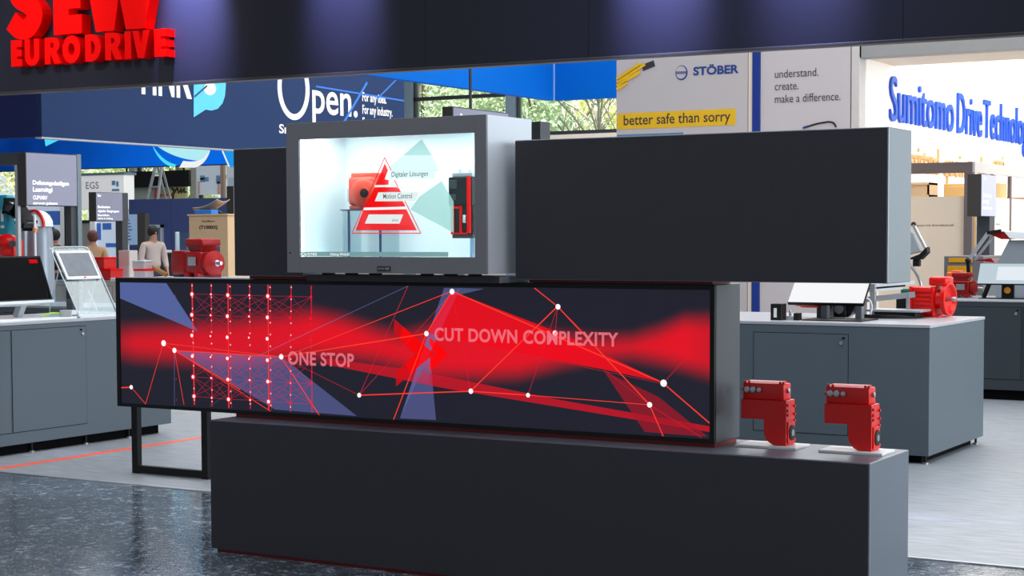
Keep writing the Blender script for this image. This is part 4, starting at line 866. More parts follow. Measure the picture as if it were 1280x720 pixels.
def person(label, loc, rz, h, top, legs, hair, lean=0.0, bun=False, turn=0.0):
    t = thing('person', label, 'person', loc, rz); k = h / 1.74
    def L(p):   # lean forward (local -y) above the hips
        x, y, z = p
        if z > 0.95:
            d = z - 0.95; y, z = y - d * math.sin(lean), 0.95 + d * math.cos(lean) + y * math.sin(lean) * 0
        return (x * k, y * k, z * k)
    P = [(0, 0, .96), (0, .01, 1.12), (0, .01, 1.30), (0, 0, 1.43), (0, -.005, 1.50), (0, -.02, 1.56), (0, -.02, 1.64), (0, -.015, 1.70)]
    R = [(.15, .11), (.125, .095), (.15, .105), (.11, .08), (.055, .055), (.06, .07), (.075, .092), (.055, .07)]
    Ed = [(i, i + 1) for i in range(7)]
    for s in (-1, 1):
        i = len(P); P += [(s * .18, 0, 1.42), (s * .235, .02, 1.16), (s * .225, -.10, .95), (s * .215, -.14, .87)]; R += [.055, .045, .03, (.035, .02)]
        Ed += [(3, i), (i, i + 1), (i + 1, i + 2), (i + 2, i + 3)]
        for f in range(4):
            j = len(P); P += [(s * (.24 - .017 * f), -.155, .825), (s * (.24 - .017 * f), -.16, .785 + .008 * abs(f - 1))]; R += [.009, .007]; Ed += [(i + 3, j), (j, j + 1)]
        j = len(P); P += [(s * .19, -.17, .84)]; R += [.009]; Ed += [(i + 3, j)]
        i = len(P); P += [(s * .095, 0, .88), (s * .10, -.01, .50), (s * .10, .02, .09), (s * .105, -.12, .045)]; R += [.095, .062, .042, .035]
        Ed += [(0, i), (i, i + 1), (i + 1, i + 2), (i + 2, i + 3)]
    b = skin('body', [L(p) for p in P], Ed, R, M_skin, t)
    hd = L((0, -.02, 1.625))
    f = MB().sph((hd[0], hd[1] - .098 * k, hd[2] - 0.005), .016, (0.8, 1.2, 1.4), 2).sph((hd[0] - .08 * k, hd[1] + .01, hd[2]), .022, (.4, .8, 1.3), 2).sph((hd[0] + .08 * k, hd[1] + .01, hd[2]), .022, (.4, .8, 1.3), 2)
    f.build('nose_and_ears', M_skin, t, local=True, smooth=True)
    hb = MB().sph((hd[0], hd[1] + .022 * k, hd[2] + .025 * k), .108 * k, (.92, 1.0, 1.05), 3)
    if bun: hb.sph((hd[0], hd[1] + .06 * k, hd[2] + .135 * k), .045 * k, (1, 1, .9), 3)
    hb.build('hair', hair, t, local=True, smooth=True)
    JP, JR, JE = [], [], []
    for i, p in enumerate(P[:4]): JP.append(L(p)); JR.append(tuple(v + .022 for v in R[i]))
    JE = [(0, 1), (1, 2), (2, 3)]
    JP.append(L((0, 0, 1.475))); JR.append((.075, .07)); JE.append((3, 4))
    for s in (-1, 1):
        i = len(JP); JP += [L(p) for p in ((s * .18, 0, 1.42), (s * .235, .02, 1.16), (s * .226, -.08, .98))]; JR += [.075, .062, .046]; JE += [(3, i), (i, i + 1), (i + 1, i + 2)]
    skin('jacket', JP, JE, JR, top, t)
    JP, JR, JE = [L((0, 0, .96))], [(.16, .118)], []
    for s in (-1, 1):
        i = len(JP); JP += [L(p) for p in ((s * .095, 0, .88), (s * .10, -.01, .50), (s * .10, .02, .10))]; JR += [.105, .078, .06]; JE += [(0, i), (i, i + 1), (i + 1, i + 2)]
    skin('trousers', JP, JE, JR, legs, t)
    b = MB()
    for s in (-1, 1): b.box(s * .105 - .045, s * .105 + .045, -.17, .08, 0, .075, 0.02, 3)
    b.build('shoe', M_black, t, local=True, smooth=True)
    return t
M_navy = mat('navy_cloth', (38, 44, 68), 0.8); M_blk = mat('black_cloth', (24, 24, 28), 0.85); M_camel = mat('camel_cloth', (188, 150, 112), 0.85); M_jean = mat('dark_trousers', (44, 48, 60), 0.85)
M_brown = mat('auburn_hair', (92, 48, 32), 0.6)
q = H(68.5, 286, 'y', 21.8); person('person in a black top with dark hair seen from behind below the large sign', (q.x, q.y, 0), 3.14 + 0.45, 1.66, M_blk, M_jean, M_hair)
q = H(116, 289, 'y', 21.0); person('person in a camel coat with auburn hair beside the small sign', (q.x, q.y, 0), 3.14 + 0.9, 1.63, M_camel, M_jean, M_brown)
q = H(191, 280, 'y', 23.0); person('person with black hair in a pale shirt in front of the dark blue partition', (q.x, q.y, 0), 1.2, 1.72, mat('pale_shirt', (206, 190, 182), 0.8), M_jean, M_hair)
q = H(291, 300, 'y', 21.0); person('person in a navy jacket bending forward beside the beige crate', (q.x + .12, q.y, 0), 1.75, 1.74, M_navy, M_jean, M_hair, lean=0.85)
# ------------------------------------------------------------------ middle distance at the left
counter('counter_cabinet', 'pale counter with two stacked red boxes on top', -17.6, -16.3, 17.2, 18.2, 0.93, mat('pale_beige_cabinet', (206, 198, 190), 0.5), [(-17.5, -16.98, .15, .86, 0), (-16.92, -16.4, .15, .86, 0)], 'y', 0.08)
for x0, x1, z0, z1, lab in ((-16.88, -16.60, .93, 1.09, 'red box, the lower of two stacked on the pale counter'), (-16.95, -16.72, 1.09, 1.25, 'red box, the upper of two stacked on the pale counter')):
    t = thing('red_box', lab, 'box', ((x0 + x1) / 2, 17.5, z0), 0, 'red boxes on the pale counter')
    MB().box(x0, x1, 17.38, 17.62, z0, z1 - 0.02, 0.006).build('box_body', M_red, t); MB().box(x0 - .006, x1 + .006, 17.374, 17.626, z1 - 0.02, z1, 0.004).build('lid', M_sign_red, t)
t = thing('white_cabinet_box', 'tall pale beige box behind the red boxes on the pale counter', 'box', (-16.5, 17.9, .93))
MB().box(-16.80, -16.60, 17.75, 17.92, .93, 1.34, 0.006).build('box_body', mat('pale_beige_box', (222, 210, 202), 0.6), t); MB().box(-16.79, -16.61, 17.745, 17.75, .95, 1.12).build('drawer', M_white2, t)
# partition, doorway, desk
M_part = mat('dark_blue_partition', (46, 62, 112), 0.6, 0, 0.04)
t = thing('partition_wall', 'long dark blue partition wall with panel seams behind the beige crate', 'partition', (-26.5, 30.05, 0))
b = MB()
for k in range(4): b.box(-28.05 + 1.3 * k, -26.76 + 1.3 * k, 30, 30.1, 0, 2.42, 0.004)
b.build('wall_panel', M_part, t)
b = MB(); q0, q1 = H(181, 281, 'y', 29.98), H(204, 281, 'y', 29.98)
b.box(q0.x, q0.x + .07, 29.95, 30.0, 0, q0.z).box(q1.x - .07, q1.x, 29.95, 30.0, 0, q0.z).box(q0.x, q1.x, 29.95, 30.0, q0.z - .07, q0.z); b.build('door_frame', M_alu, t)
MB().box(q0.x + .07, q1.x - .07, 29.97, 29.995, 0, q0.z - .07).build('door_leaf', mat('grey_blue_door', (96, 104, 118), 0.5), t)
q0, q1 = H(158, 316, 'y', 24.5), H(216, 316, 'y', 24.5)
t = thing('reception_desk', 'dark grey reception desk with papers in front of the blue partition', 'desk', ((q0.x + q1.x) / 2, 24.9, 0))
MB().box(q0.x, q1.x, 24.5, 25.3, 0, q0.z - .03, 0.005).build('desk_body', M_dgrey, t); MB().box(q0.x - .03, q1.x + .03, 24.45, 25.35, q0.z - .03, q0.z, 0.004).build('desk_top', mat('dark_desk_top', (48, 50, 56), 0.4), t)
p = MB().box(q0.x + .35, q0.x + .75, 24.6, 24.95, q0.z, q0.z + .05, 0.01).build('paper_stack', M_white, None, loc=(q0.x + .55, 24.8, q0.z)); tag(p, 'stack of white papers on the dark reception desk', 'papers')
t = thing('info_panel', 'pale blue text panel with a dark edge beside the blue partition doorway', 'panel', (-22.3, 24.0, 0))
q0, q1, q2 = H(156, 268, 'y', 24), H(172, 306, 'y', 24), H(181, 268, 'y', 24)
MB().box(q1.x, q2.x, 24.0, 24.12, 0, q0.z + .02).build('dark_upright', M_sside, t); MB().box(q0.x, q1.x, 24.02, 24.06, q1.z, q0.z).build('panel_face', mat('pale_blue_panel', (150, 178, 212), 0.4, emit=0.2), t)
b = MB()
for k in range(7): b.box(q0.x + .03, q0.x + .10 + .02 * (k * 5 % 4), 24.015, 24.02, q0.z - .12 - .06 * k, q0.z - .10 - .06 * k)
b.build('panel_print', mat('slate_print', (84, 104, 140), 0.5), t)
# beige crate with things on it
q0, q1 = H(236, 270, 'y', 16), H(284.5, 270, 'y', 16)
t = thing('plywood_crate', 'upright beige plywood crate with dark stencilled lettering', 'crate', ((q0.x + q1.x) / 2, 16.3, 0))
M_ply = mat('beige_plywood', (226, 190, 148), 0.65, 0, 0.08, 6)
MB().box(q0.x, q1.x, 16, 16.6, 0.08, q0.z, 0.006).build('crate_body', M_ply, t); MB().box(q0.x - .015, q1.x + .015, 15.985, 16.615, q0.z, q0.z + .02, 0.004).build('lid', M_ply, t); MB().box(q0.x + .03, q1.x - .03, 16.03, 16.57, 0, .08).build('skid', M_ply, t)
M_sten = mat('stencil_print', (58, 48, 44), 0.7)
p = H(249, 286, 'y', 15.998); letters('stencil_lettering', '(T1000X)', p, X, -Y, H(272, 286, 'y', 15.998).x - p.x, .04, M_sten, t, 0.04)
p = H(252, 277.5, 'y', 15.998); letters('stencil_lettering', 'GearMotor', p, X, -Y, H(269, 277, 'y', 15.998).x - p.x, .022, M_sten, t, 0.02)
zc = q0.z + .02
b = MB().box(q0.x + .07, q0.x + .33, 16.03, 16.16, zc, zc + .055, 0.004).build('blue_folder', mat('bright_blue_card', (52, 134, 228), 0.4), None, loc=(q0.x + .2, 16.2, zc)); tag(b, 'bright blue flat folder lying on top of the beige crate', 'folder')
t = thing('curved_shade', 'bronze curved scoop shade standing tilted above the beige crate', 'lamp', (q1.x - .12, 16.3, zc))
c0 = H(264, 258, 'y', 16.2)
V_ = []; Fc_ = []
for i in range(13):
    for j in range(11):
        u = -1 + 2 * i / 12; v = -1 + 2 * j / 10
        V_.append((c0.x + u * .20, 16.2 + .12 * v, c0.z + .05 * u + .06 * (1 - v * v) * (1 - .5 * u) * -1 + .03 * u * u))
for i in range(12):
    for j in range(10): a0 = i * 11 + j; Fc_.append((a0, a0 + 1, a0 + 12, a0 + 11))
sh = MB().add(V_, Fc_).build('shade', mat('bronze_sheet', (168, 146, 124), 0.35, 0.4), t, smooth=True); sm = sh.modifiers.new('thick', 'SOLIDIFY'); sm.thickness = .012
MB().tube(smear([(c0.x + .06, 16.2, c0.z - .04), (c0.x + .10, 16.25, c0.z - .07), (c0.x + .10, 16.3, zc)], 6), .014).cyl((c0.x + .10, 16.3, zc), (c0.x + .10, 16.3, zc + .015), .06).build('stem', M_sside, t)
# ------------------------------------------------------------------ hanging blue banners and big walls of the other stands
M_open = mat('dusk_blue_fabric', (37, 58, 98), 0.75, 0, 0.12, 0.5, spec=0.2)
t = thing('banner_wall', 'long dusk blue overhead wall with the big white word Open', 'banner', (-18.75, 23, 3.0))
MB().box(-18.80, -18.7, 18.2, 27.69, 3.0, 5.6).build('fabric', M_open, t); MB().box(-23.5, -18.80, 18.2, 18.3, 3.0, 5.6).build('return_panel', mat('deep_navy_fabric', (10, 26, 92), 0.7), t)
MB().box(-18.82, -18.695, 18.19, 27.7, 2.975, 3.0).build('edge_trim', M_alu, t)
for yy in (19, 23, 27): MB().cyl((-18.75, yy, 5.6), (-18.75, yy, 9.59), .015, seg=8).build('suspension_rod', M_steel, t)
xo = -18.698
M_wl = mat('white_lettering', (244, 244, 240), 0.5, emit=0.12)
def wl(s, px0, px1, yb, cap, bold=0.0, m=M_wl, name='lettering'):
    p, q = H(px0, yb, 'x', xo), H(px1, yb, 'x', xo); z = p.z
    return letters(name, s, (xo, p.y, z), Y, X, q.y - p.y, cap, m, t, bold)
# big O as a ring, then pen.
zO0, zO1 = H(371, 150, 'x', xo).z, 0
pO0, pO1 = H(347, 120, 'x', xo), H(387, 120, 'x', xo); zc = H(367, 110, 'x', xo).z; rb = zc - H(367, 150, 'x', xo).z
ry = (pO1.y - pO0.y) / 2; yc = (pO1.y + pO0.y) / 2
me = shape2d([arc(0, 0, ry, rb, 0, 360, 64)[:-1], arc(0, 0, ry - .115, rb - .105, 0, 360, 64)[:-1]], 0.0)
MB().add([(xo, yc + v.co.x, zc + v.co.y) for v in me.vertices], [tuple(p.vertices) for p in me.polygons]).build('lettering', M_wl, t)
zb = H(418, 143, 'x', xo).z
y0 = H(390.5, 140, 'x', xo).y; y1 = H(447, 140, 'x', xo).y
capz = (H(415, 112, 'x', xo).z - H(415, 144, 'x', xo).z) / 0.74
letters('lettering', 'pen.', (xo, y0, zb), Y, X, y1 - y0, capz, M_wl, t, 0.012)
wl('For any idea.', 453, 483, 127.0 - 1.0, .17, .02); 
p = H(453, 126, 'x', xo); zt_ = p.z
for i, (s, pe) in enumerate((('For any industry.', 490.5), ('For any drive.', 487))):
    zz = zt_ - .235 * (i + 1); q = H(pe, 140, 'x', xo); letters('lettering', s, (xo, p.y, zz), Y, X, q.y - p.y, .17, M_wl, t, .02)
p = H(349, 166, 'x', xo); letters('lettering', 'Smart', (xo, p.y, p.z), Y, X, .75, .16, M_wl, t, .02)
# NK and the speech bubble sign
p = H(177, 116, 'x', xo); q = H(240, 122, 'x', xo); letters('lettering', 'FINK', (xo, p.y, H(215, 118.5, 'x', xo).z), Y, X, q.y - p.y, .9, M_wl, t, .03)
M_bub = mat('sky_blue_print', (92, 202, 240), 0.5, emit=0.1)
bl = [H(a, b_, 'x', xo + .002) for a, b_ in ((242, 90), (242, 146.5), (257, 137), (264, 138.3), (272, 136), (278, 129), (281, 120), (282, 108), (282, 90))]
MB().prism(bl, (.004, 0, 0)).build('speech_bubble', M_bub, t)
bl = [H(262.5 + 7.5 * math.cos(a), 111 + 8 * math.sin(a), 'x', xo + .007) for a in [k * math.pi / 12 for k in range(24)]]
MB().prism(bl, (.002, 0, 0)).build('bubble_dot', M_wl, t)
MB().bar(H(243, 121, 'x', xo + .007), H(259, 107, 'x', xo + .007), .03, .004, up=(1, 0, 0)).build('bubble_line', mat('deep_blue_print', (24, 70, 130), 0.5), t)
b = MB()
for (a0, a1, a2, a3, wd) in ((459, 103, 428, 156, .05), (395, 108, 505, 126, .03), (500, 95, 470, 125, .03)): b.bar(H(a0, a1, 'x', xo + .001), H(a2, a3, 'x', xo + .001), wd, .002, up=(1, 0, 0))
b.build('printed_ray', mat('mid_blue_print', (52, 122, 222), 0.6), t)
# LED band behind it
yb_ = 24.0
t = thing('video_band', 'bright blue video band with cyan and white swooshes below the dusk blue wall', 'screen', (-22.5, 24.1, 2.84))
bz = H(150, 209.8, 'y', yb_).z
MB().box(-27, -18.95, yb_, yb_ + .2, bz, 4.2).build('housing', M_black, t)
G_b = bpy.data.materials.new('blue_video_picture'); G_b.use_nodes = True; n = G_b.node_tree; n.nodes.clear()
o_ = n.nodes.new('ShaderNodeOutputMaterial'); e_ = n.nodes.new('ShaderNodeEmission'); tc_ = n.nodes.new('ShaderNodeTexCoord'); nz_ = n.nodes.new('ShaderNodeTexNoise'); nz_.inputs['Scale'].default_value = 0.8
gr_ = n.nodes.new('ShaderNodeSeparateXYZ'); n.links.new(tc_.outputs['Object'], gr_.inputs[0]); mr_ = n.nodes.new('ShaderNodeMapRange'); mr_.inputs[1].default_value = -3; mr_.inputs[2].default_value = 3.2
n.links.new(gr_.outputs[0], mr_.inputs[0]); n.links.new(tc_.outputs['Object'], nz_.inputs['Vector'])
ad_ = n.nodes.new('ShaderNodeMath'); ad_.operation = 'MULTIPLY_ADD'; ad_.inputs[1].default_value = 0.5; n.links.new(nz_.outputs['Fac'], ad_.inputs[0]); n.links.new(mr_.outputs[0], ad_.inputs[2])
rp_ = n.nodes.new('ShaderNodeValToRGB'); rp_.color_ramp.elements[0].position = 0.3; rp_.color_ramp.elements[0].color = C(6, 46, 118); rp_.color_ramp.elements[1].position = 1.15 if False else 1.0; rp_.color_ramp.elements[1].color = C(10, 104, 226)
n.links.new(ad_.outputs[0], rp_.inputs[0]); n.links.new(rp_.outputs[0], e_.inputs[0]); n.links.new(e_.outputs[0], o_.inputs[0])
MB().box(-26.98, -18.97, yb_ - .004, yb_, bz + .01, 4.19).build('picture', G_b, t)
def vb(pts, m, yy): return MB().quad(*[H(a, b_, 'y', yy) for a, b_ in pts]).build('picture_shape', m, t)
def curve(p0, p1, p2, n=14): return [((1 - s) ** 2 * p0[0] + 2 * s * (1 - s) * p1[0] + s * s * p2[0], (1 - s) ** 2 * p0[1] + 2 * s * (1 - s) * p1[1] + s * s * p2[1]) for s in [i / n for i in range(n + 1)]]
G_pc = glow('video_pale_cyan', (176, 236, 242)); G_cy = glow('video_cyan', (78, 220, 250)); G_wh = glow('video_white', (240, 242, 244)); G_azure = glow('video_azure', (30, 150, 235))
vb(curve((188, 176), (215, 200), (252, 201)) + [(262, 190), (264, 170), (188, 170)], G_pc, yb_ - .006)
vb([(229, 201)] + curve((229, 201), (246, 204), (255, 197)) + curve((263, 187), (258, 205), (244, 209.5)) + [(224, 209.5)], G_wh, yb_ - .008)
vb(curve((190, 180), (197, 203), (216, 209.5)) + curve((221, 206), (203, 202), (191, 182)), G_cy, yb_ - .008)
vb([(55, 170), (68, 170), (82, 171), (76, 174), (57, 183)], G_cy, yb_ - .008)
vb([(276, 186), (292, 186), (292, 209), (287, 209)], G_azure, yb_ - .007); vb([(276, 186), (278, 186), (287.5, 208.5), (285.5, 208.5)], G_wh, yb_ - .009)
# bright blue hanging ring
xr, yr, zr = -12.80, 23.05, 3.6
M_ring = mat('bright_blue_fabric', (0, 100, 196), 0.7, 0, 0.2, 0.6, emit=0.12, spec=0.1)
t = thing('hanging_banner_ring', 'bright blue hanging banner with a folded corner in front of the windows', 'banner', (xr, yr, zr))
MB().box(xr - .12, xr, 14, yr, zr, 5.4).build('side_panel', M_ring, t); MB().box(xr, -7.2, yr, yr + .12, zr, 5.4).build('rear_panel', M_ring, t)
MB().box(xr - .004, xr + .02, yr - .016, yr + .004, zr, 5.4).build('corner_seam', mat('pale_seam', (150, 190, 236), 0.5), t)
for p in ((xr, 15), (xr, 22.9), (-8, yr)): MB().cyl((p[0], p[1], 5.4), (p[0], p[1], 9.59), .015, seg=8).build('suspension_rod', M_steel, t)
# ------------------------------------------------------------------ grey stands at the right
Yp = 20.0
M_pan = mat('warm_grey_panel', (196, 187, 185), 0.6, 0, 0.03, 0.8)
M_yel = mat('warm_yellow_print', (236, 184, 20), 0.55); M_nv = mat('navy_print', (30, 62, 132), 0.5); M_ink = mat('dark_ink', (52, 48, 50), 0.6)
t = thing('exhibition_wall', 'warm grey panel wall with yellow better safe than sorry strip', 'wall panel', (-9.2, 20.1, 0))
MB().box(-10.17, -8.335, Yp, Yp + .2, 0, 4.6).build('panel', M_pan, t)
MB().box(-8.335, -8.325, Yp + .01, Yp + .2, 0, 4.6).build('joint', M_gap, t); MB().box(-8.325, -8.27, Yp, Yp + .2, 0, 4.6).build('cream_strip', mat('cream_edge', (238, 222, 202), 0.6), t)
yy = Yp - .003
def rect(px0, y0_, px1, y1_, m, nm, th=.003):
    p, q = H(px0, y0_, 'y', yy), H(px1, y1_, 'y', yy); return MB().box(p.x, q.x, Yp - th, Yp, q.z, p.z).build(nm, m, t)
p0, p1 = H(771.5, 142, 'y', yy), H(919.5, 158, 'y', yy)
MB().box(p0.x, p1.x, Yp - .003, Yp, H(771.5, 162, 'y', yy).z, p0.z).build('yellow_strip', M_yel, t)
MB().box(p0.x, H(854, 165, 'y', yy).x, Yp - .003, Yp, 1.9, H(771.5, 168.5, 'y', yy).z).build('teal_strip', mat('dusty_teal_print', (92, 132, 156), 0.5), t)
p, q = H(779.5, 156.5, 'y', Yp - .005), H(913, 152, 'y', Yp - .005)
letters('slogan', 'better safe than sorry', (p.x, Yp - .0045, p.z), X, -Y, q.x - p.x, .135, M_ink, t, .008)
p, q = H(866.5, 94, 'y', Yp - .005), H(923.5, 91, 'y', Yp - .005)
letters('logo_lettering', 'ST\u00d6BER', (p.x, Yp - .004, p.z), X, -Y, q.x - p.x, .105, M_nv, t, .035)
cc = H(852, 91, 'y', Yp); me = shape2d([arc(0, 0, .085, .095, 0, 360, 40)[:-1], arc(-.006, .006, .073, .082, 0, 360, 40)[:-1]], 0)
lg = MB().add([(cc.x + v.co.x, Yp - .003, cc.z + v.co.y) for v in me.vertices], [tuple(f.vertices) for f in me.polygons])
for k in range(3): lg.box(cc.x - .08, cc.x + .075, Yp - .004, Yp - .002, cc.z - .012 + .012 * k, cc.z - .006 + .012 * k)
lg.build('round_logo', M_nv, t)
b = MB()
for k, (a0, a1, b0, b1, r) in enumerate(((771, 103, 806, 80, .02), (771, 107, 800, 90, .018), (771, 99, 800, 80, .018), (771, 112, 784, 103, .016))):
    p, q = H(a0, a1, 'y', Yp - .01), H(b0, b1, 'y', Yp - .01); b.bar(p, q, .045, .006, up=(0, 1, 0))
b.build('printed_rope', M_yel, t)
b = MB(); p, q = H(771, 104.5, 'y', Yp - .004), H(793, 94, 'y', Yp - .004); b.bar(p, q, .05, .004, up=(0, 1, 0)); p, q = H(803, 85, 'y', Yp - .004), H(818, 79, 'y', Yp - .004); b.bar(p, q, .08, .004, up=(0, 1, 0)); b.build('printed_cable', M_ink, t)
tag(MB().box(-8.268, -8.165, Yp - .02, Yp + .18, 0, 4.6, .004).build('blue_pillar', mat('royal_blue_pillar', (12, 48, 134), 0.5), None, loc=(-8.2, 20.1, 0)), 'narrow royal blue pillar between the two warm grey panel walls', 'pillar')
t = thing('exhibition_wall', 'warm grey panel wall printed with understand create make a difference', 'wall panel', (-7.5, 20.1, 0))
MB().box(-8.162, -7.0, Yp, Yp + .2, 0, 4.6).build('panel', mat('rose_grey_panel', (204, 194, 194), 0.6, 0, 0.03, 0.8), t)
MB().box(-6.985, -6.885, Yp - .01, Yp + .2, 0, 4.6, .003).build('end_post', mat('pale_end_post', (212, 204, 200), 0.5), t)
for s, px0, px1, yb in (('understand.', 968.5, 1023, 97.6), ('create.', 968.5, 998, 113), ('make a difference.', 968.5, 1050.5, 128.8)):
    p, q = H(px0, yb, 'y', Yp - .004), H(px1, yb - (px1 - px0) * .045, 'y', Yp - .004); letters('slogan', s, (p.x, Yp - .004, p.z), X, -Y, q.x - p.x, .105, M_ink, t, 0)
b = MB(); pts = [H(a, c_, 'y', Yp - .008) for a, c_ in ((1006, 159.5), (1018, 155.5), (1030, 153), (1038, 152.3), (1043, 154.5), (1045, 159))]
b.tube(smear(pts, 5), .011, 6); b.build('cable_print', M_black, t); MB().bar(H(1004, 160, 'y', Yp - .008), H(1010, 157.8, 'y', Yp - .008), .03, .02).build('blue_plug', M_nv, t)
# bright booth with blue raised letters
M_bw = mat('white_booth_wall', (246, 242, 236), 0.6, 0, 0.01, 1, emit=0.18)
t = thing('letter_wall', 'bright white booth wall with raised blue letters and gold words below', 'wall panel', (-6.9, 26, 0))
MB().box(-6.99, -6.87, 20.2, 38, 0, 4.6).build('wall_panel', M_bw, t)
bf = 20.0
MB().box(-6.87, -0.5, bf, bf + .22, 3.65, 3.86, .003).build('grey_header', mat('grey_header_beam', (160, 158, 156), 0.5), t)
MB().box(-6.87, -0.5, bf + .22, bf + 1.3, 3.66, 3.86).build('soffit', mat('cream_soffit', (240, 226, 208), 0.6), t)
MB().box(-6.884, -6.872, bf - .01, bf + .2, 3.66, 4.6).build('dark_joint', M_gap, t)
M_lb = mat('bright_blue_letters', (10, 78, 200), 0.45, 0, 0.04)
def wall_text(s, px0, px1, yb, cap, m, nm, dp, bold):
    p, q = H(px0, yb, 'x', -6.87), H(px1, yb + 28, 'x', -6.87)
    return p, q
for s, px0, px1 in (('Sumitomo', 1110.5, 1192), ('Drive', 1195, 1226.5), ('Technologies', 1228, 1296)):
    y0_ = H(px0, 150, 'x', -6.87).y; y1_ = H(px1, 160, 'x', -6.87).y
    letters('blue_letter', s, (-6.869, y0_, 2.96), Y, X, (y1_ - y0_) * .97, .60, M_lb, t, 0, .035)
M_gold = mat('gold_letters', (216, 168, 104), 0.35, 0.2)
for s, px0, px1, zz, cap in (('Assistand', 1128, 1172, 2.42, .28), ('quein', 1178, 1206, 2.42, .26), ('sodu', 1209, 1232, 2.5, .2), ('ou\u00e9', 1240, 1254, 2.56, .2)):
    y0_ = H(px0, 205, 'x', -6.87).y; y1_ = H(px1, 205, 'x', -6.87).y
    letters('gold_letter', s, (-6.869, y0_, zz - .08), Y, X, y1_ - y0_, cap * 1.35, M_gold, t, 0, .025)
# beige glass booth in front of it
t = thing('glass_booth', 'beige frosted glass booth with a grey frame and small printed line', 'booth', (-6.2, 21.5, 0))
M_fr = mat('taupe_frame', (112, 98, 96), 0.45, 0.1); M_fr_lit = mat('pale_frame', (206, 200, 196), 0.4, 0.3)  # side beam copy of the taupe frame, painted lighter for its lit side
b = MB().box(-6.868, -5.70, 20.69, 20.79, 2.27, 2.4, .003).box(-5.80, -5.70, 20.69, 20.79, 0, 2.27, .003); b.build('front_frame', M_fr, t)
b = MB().box(-5.70, -5.67, 20.69, 33, 2.27, 2.4, .003); b.build('side_beam', M_fr_lit, t)
b = MB()
for yy in (21.55, 22.42, 24.2, 26.2): b.box(-5.72, -5.68, yy, yy + .07, 0, 2.27)
b.build('side_post', M_fr, t)
M_fb = mat('beige_frosted_glass', (226, 206, 184), 0.35, 0, 0.02, 1)
MB().box(-6.866, -5.81, 20.73, 20.745, 0.02, 1.985).build('front_pane', M_fb, t)
M_fw = mat('ivory_frosted_glass', (242, 234, 222), 0.35, 0, 0.02, 1)
ys = (20.8, 21.55, 22.42, 24.2, 26.2, 28.5)
for y0_, y1_ in zip(ys, ys[1:]): MB().box(-5.70, -5.69, y0_ + .07, y1_, 0.02, 1.985).build('side_pane', M_fw, t)
p = H(1141, 283, 'y', 20.728); letters('printed_line', 'annbauen mit Antriebskraft', (p.x - .05, 20.728, p.z), X, -Y, .56, .028, mat('taupe_print', (120, 100, 86), 0.6), t, .01)
for y0_ in (21.2, 21.75): letters('printed_line', 'Sonne', (-5.688, y0_, 1.64), Y, X, .22, .03, mat('taupe_print', (120, 100, 86), 0.6), t, .01)
t = thing('tan_cupboard', 'tan wooden cupboard seen through the top of the beige glass booth', 'cupboard', (-6.2, 22.6, 0))
MB().box(-6.55, -5.85, 22.4, 22.9, 0, 2.19, .005).build('cupboard_body', mat('honey_wood', (232, 190, 124), 0.5, 0, 0.06, 3), t); MB().box(-6.54, -6.21, 22.385, 22.4, .1, 2.15, .003).box(-6.19, -5.86, 22.385, 22.4, .1, 2.15, .003).build('door', mat('honey_wood', (232, 190, 124), 0.5), t)
t = thing('shelf_unit', 'pale wooden shelf unit inside the beige glass booth beside the tan cupboard', 'shelf', (-6.72, 22.1, 0))
b = MB().box(-6.862, -6.60, 21.9, 21.93, 0, 2.2).box(-6.62, -6.60, 21.9, 22.3, 0, 2.2)
for z_ in (.5, 1.0, 1.5, 2.04, 2.2): b.box(-6.862, -6.60, 21.86, 22.3, z_ - .03, z_)
b.build('shelf_frame', mat('pale_wood', (206, 178, 142), 0.55, 0, .06, 3), t); MB().box(-6.86, -6.62, 22.3, 22.315, 0, 2.2).build('back_panel', mat('pale_wood', (206, 178, 142), 0.55), t)
tag(MB().box(-6.3, -5.9, 24.6, 25.4, 0, 2.05, .01).build('brown_cabinet', mat('brown_cabinet', (178, 142, 120), 0.5), None, loc=(-6.1, 25, 0)), 'brown cabinet behind the side panes of the beige glass booth', 'cabinet')
# ------------------------------------------------------------------ things on the far right counter
zt = 0.92
t = thing('tilted_display', 'pale glass tilted display on a black stand on the charcoal counter', 'monitor', (-4.0, 15.95, zt))
nv = Vector((0, -0.87, 0.49)); uv = Vector((0, 0.49, 0.87)); o = Vector((-4.30, 15.80, 1.06))
def pb3(b, u0, u1, v0, v1, th, lift=0.0): return b.obox(o + X * (u0 + u1) / 2 + uv * (v0 + v1) / 2 + nv * (lift - th / 2), X * (u1 - u0) / 2, uv * (v1 - v0) / 2, nv * th / 2, .001)
pb3(MB(), 0, .62, 0, .215, .02).build('display_housing', M_black, t); pb3(MB(), .002, .618, .004, .213, .002, .0015).build('screen', glow('pale_screen', (196, 212, 222), .95), t)
pb3(MB(), .17, .60, .04, .18, .002, .003).build('screen_window', glow('pale_screen_window', (228, 236, 244)), t)
MB().bar((-4.20, 15.88, 1.08), (-4.27, 15.92, zt + .01), .03).box(-4.10, -3.99, 15.90, 15.94, zt, 1.08).box(-4.29, -3.8, 15.82, 16.0, zt, zt + .008).build('stand', M_black, t)
MB().lathe((-4.045, 15.899, 1.0), (0, -1, 0), [(0, .03), (.008, .03), (.01, .02)], 20).build('amber_eye', mat('amber_plastic', (230, 150, 40), .4), t, smooth=True)
t = thing('grey_hood_machine', 'grey hooded machine with a silver tilted frame and red and white top', 'machine', (-4.05, 16.4, zt))
MB().prism([(-4.26, 16.3, zt), (-3.7, 16.3, zt), (-3.7, 16.3, 1.46), (-4.14, 16.3, 1.46), (-4.24, 16.3, 1.26)], (0, .3, 0), .006).build('hood', mat('hood_grey', (134, 144, 152), .45), t)
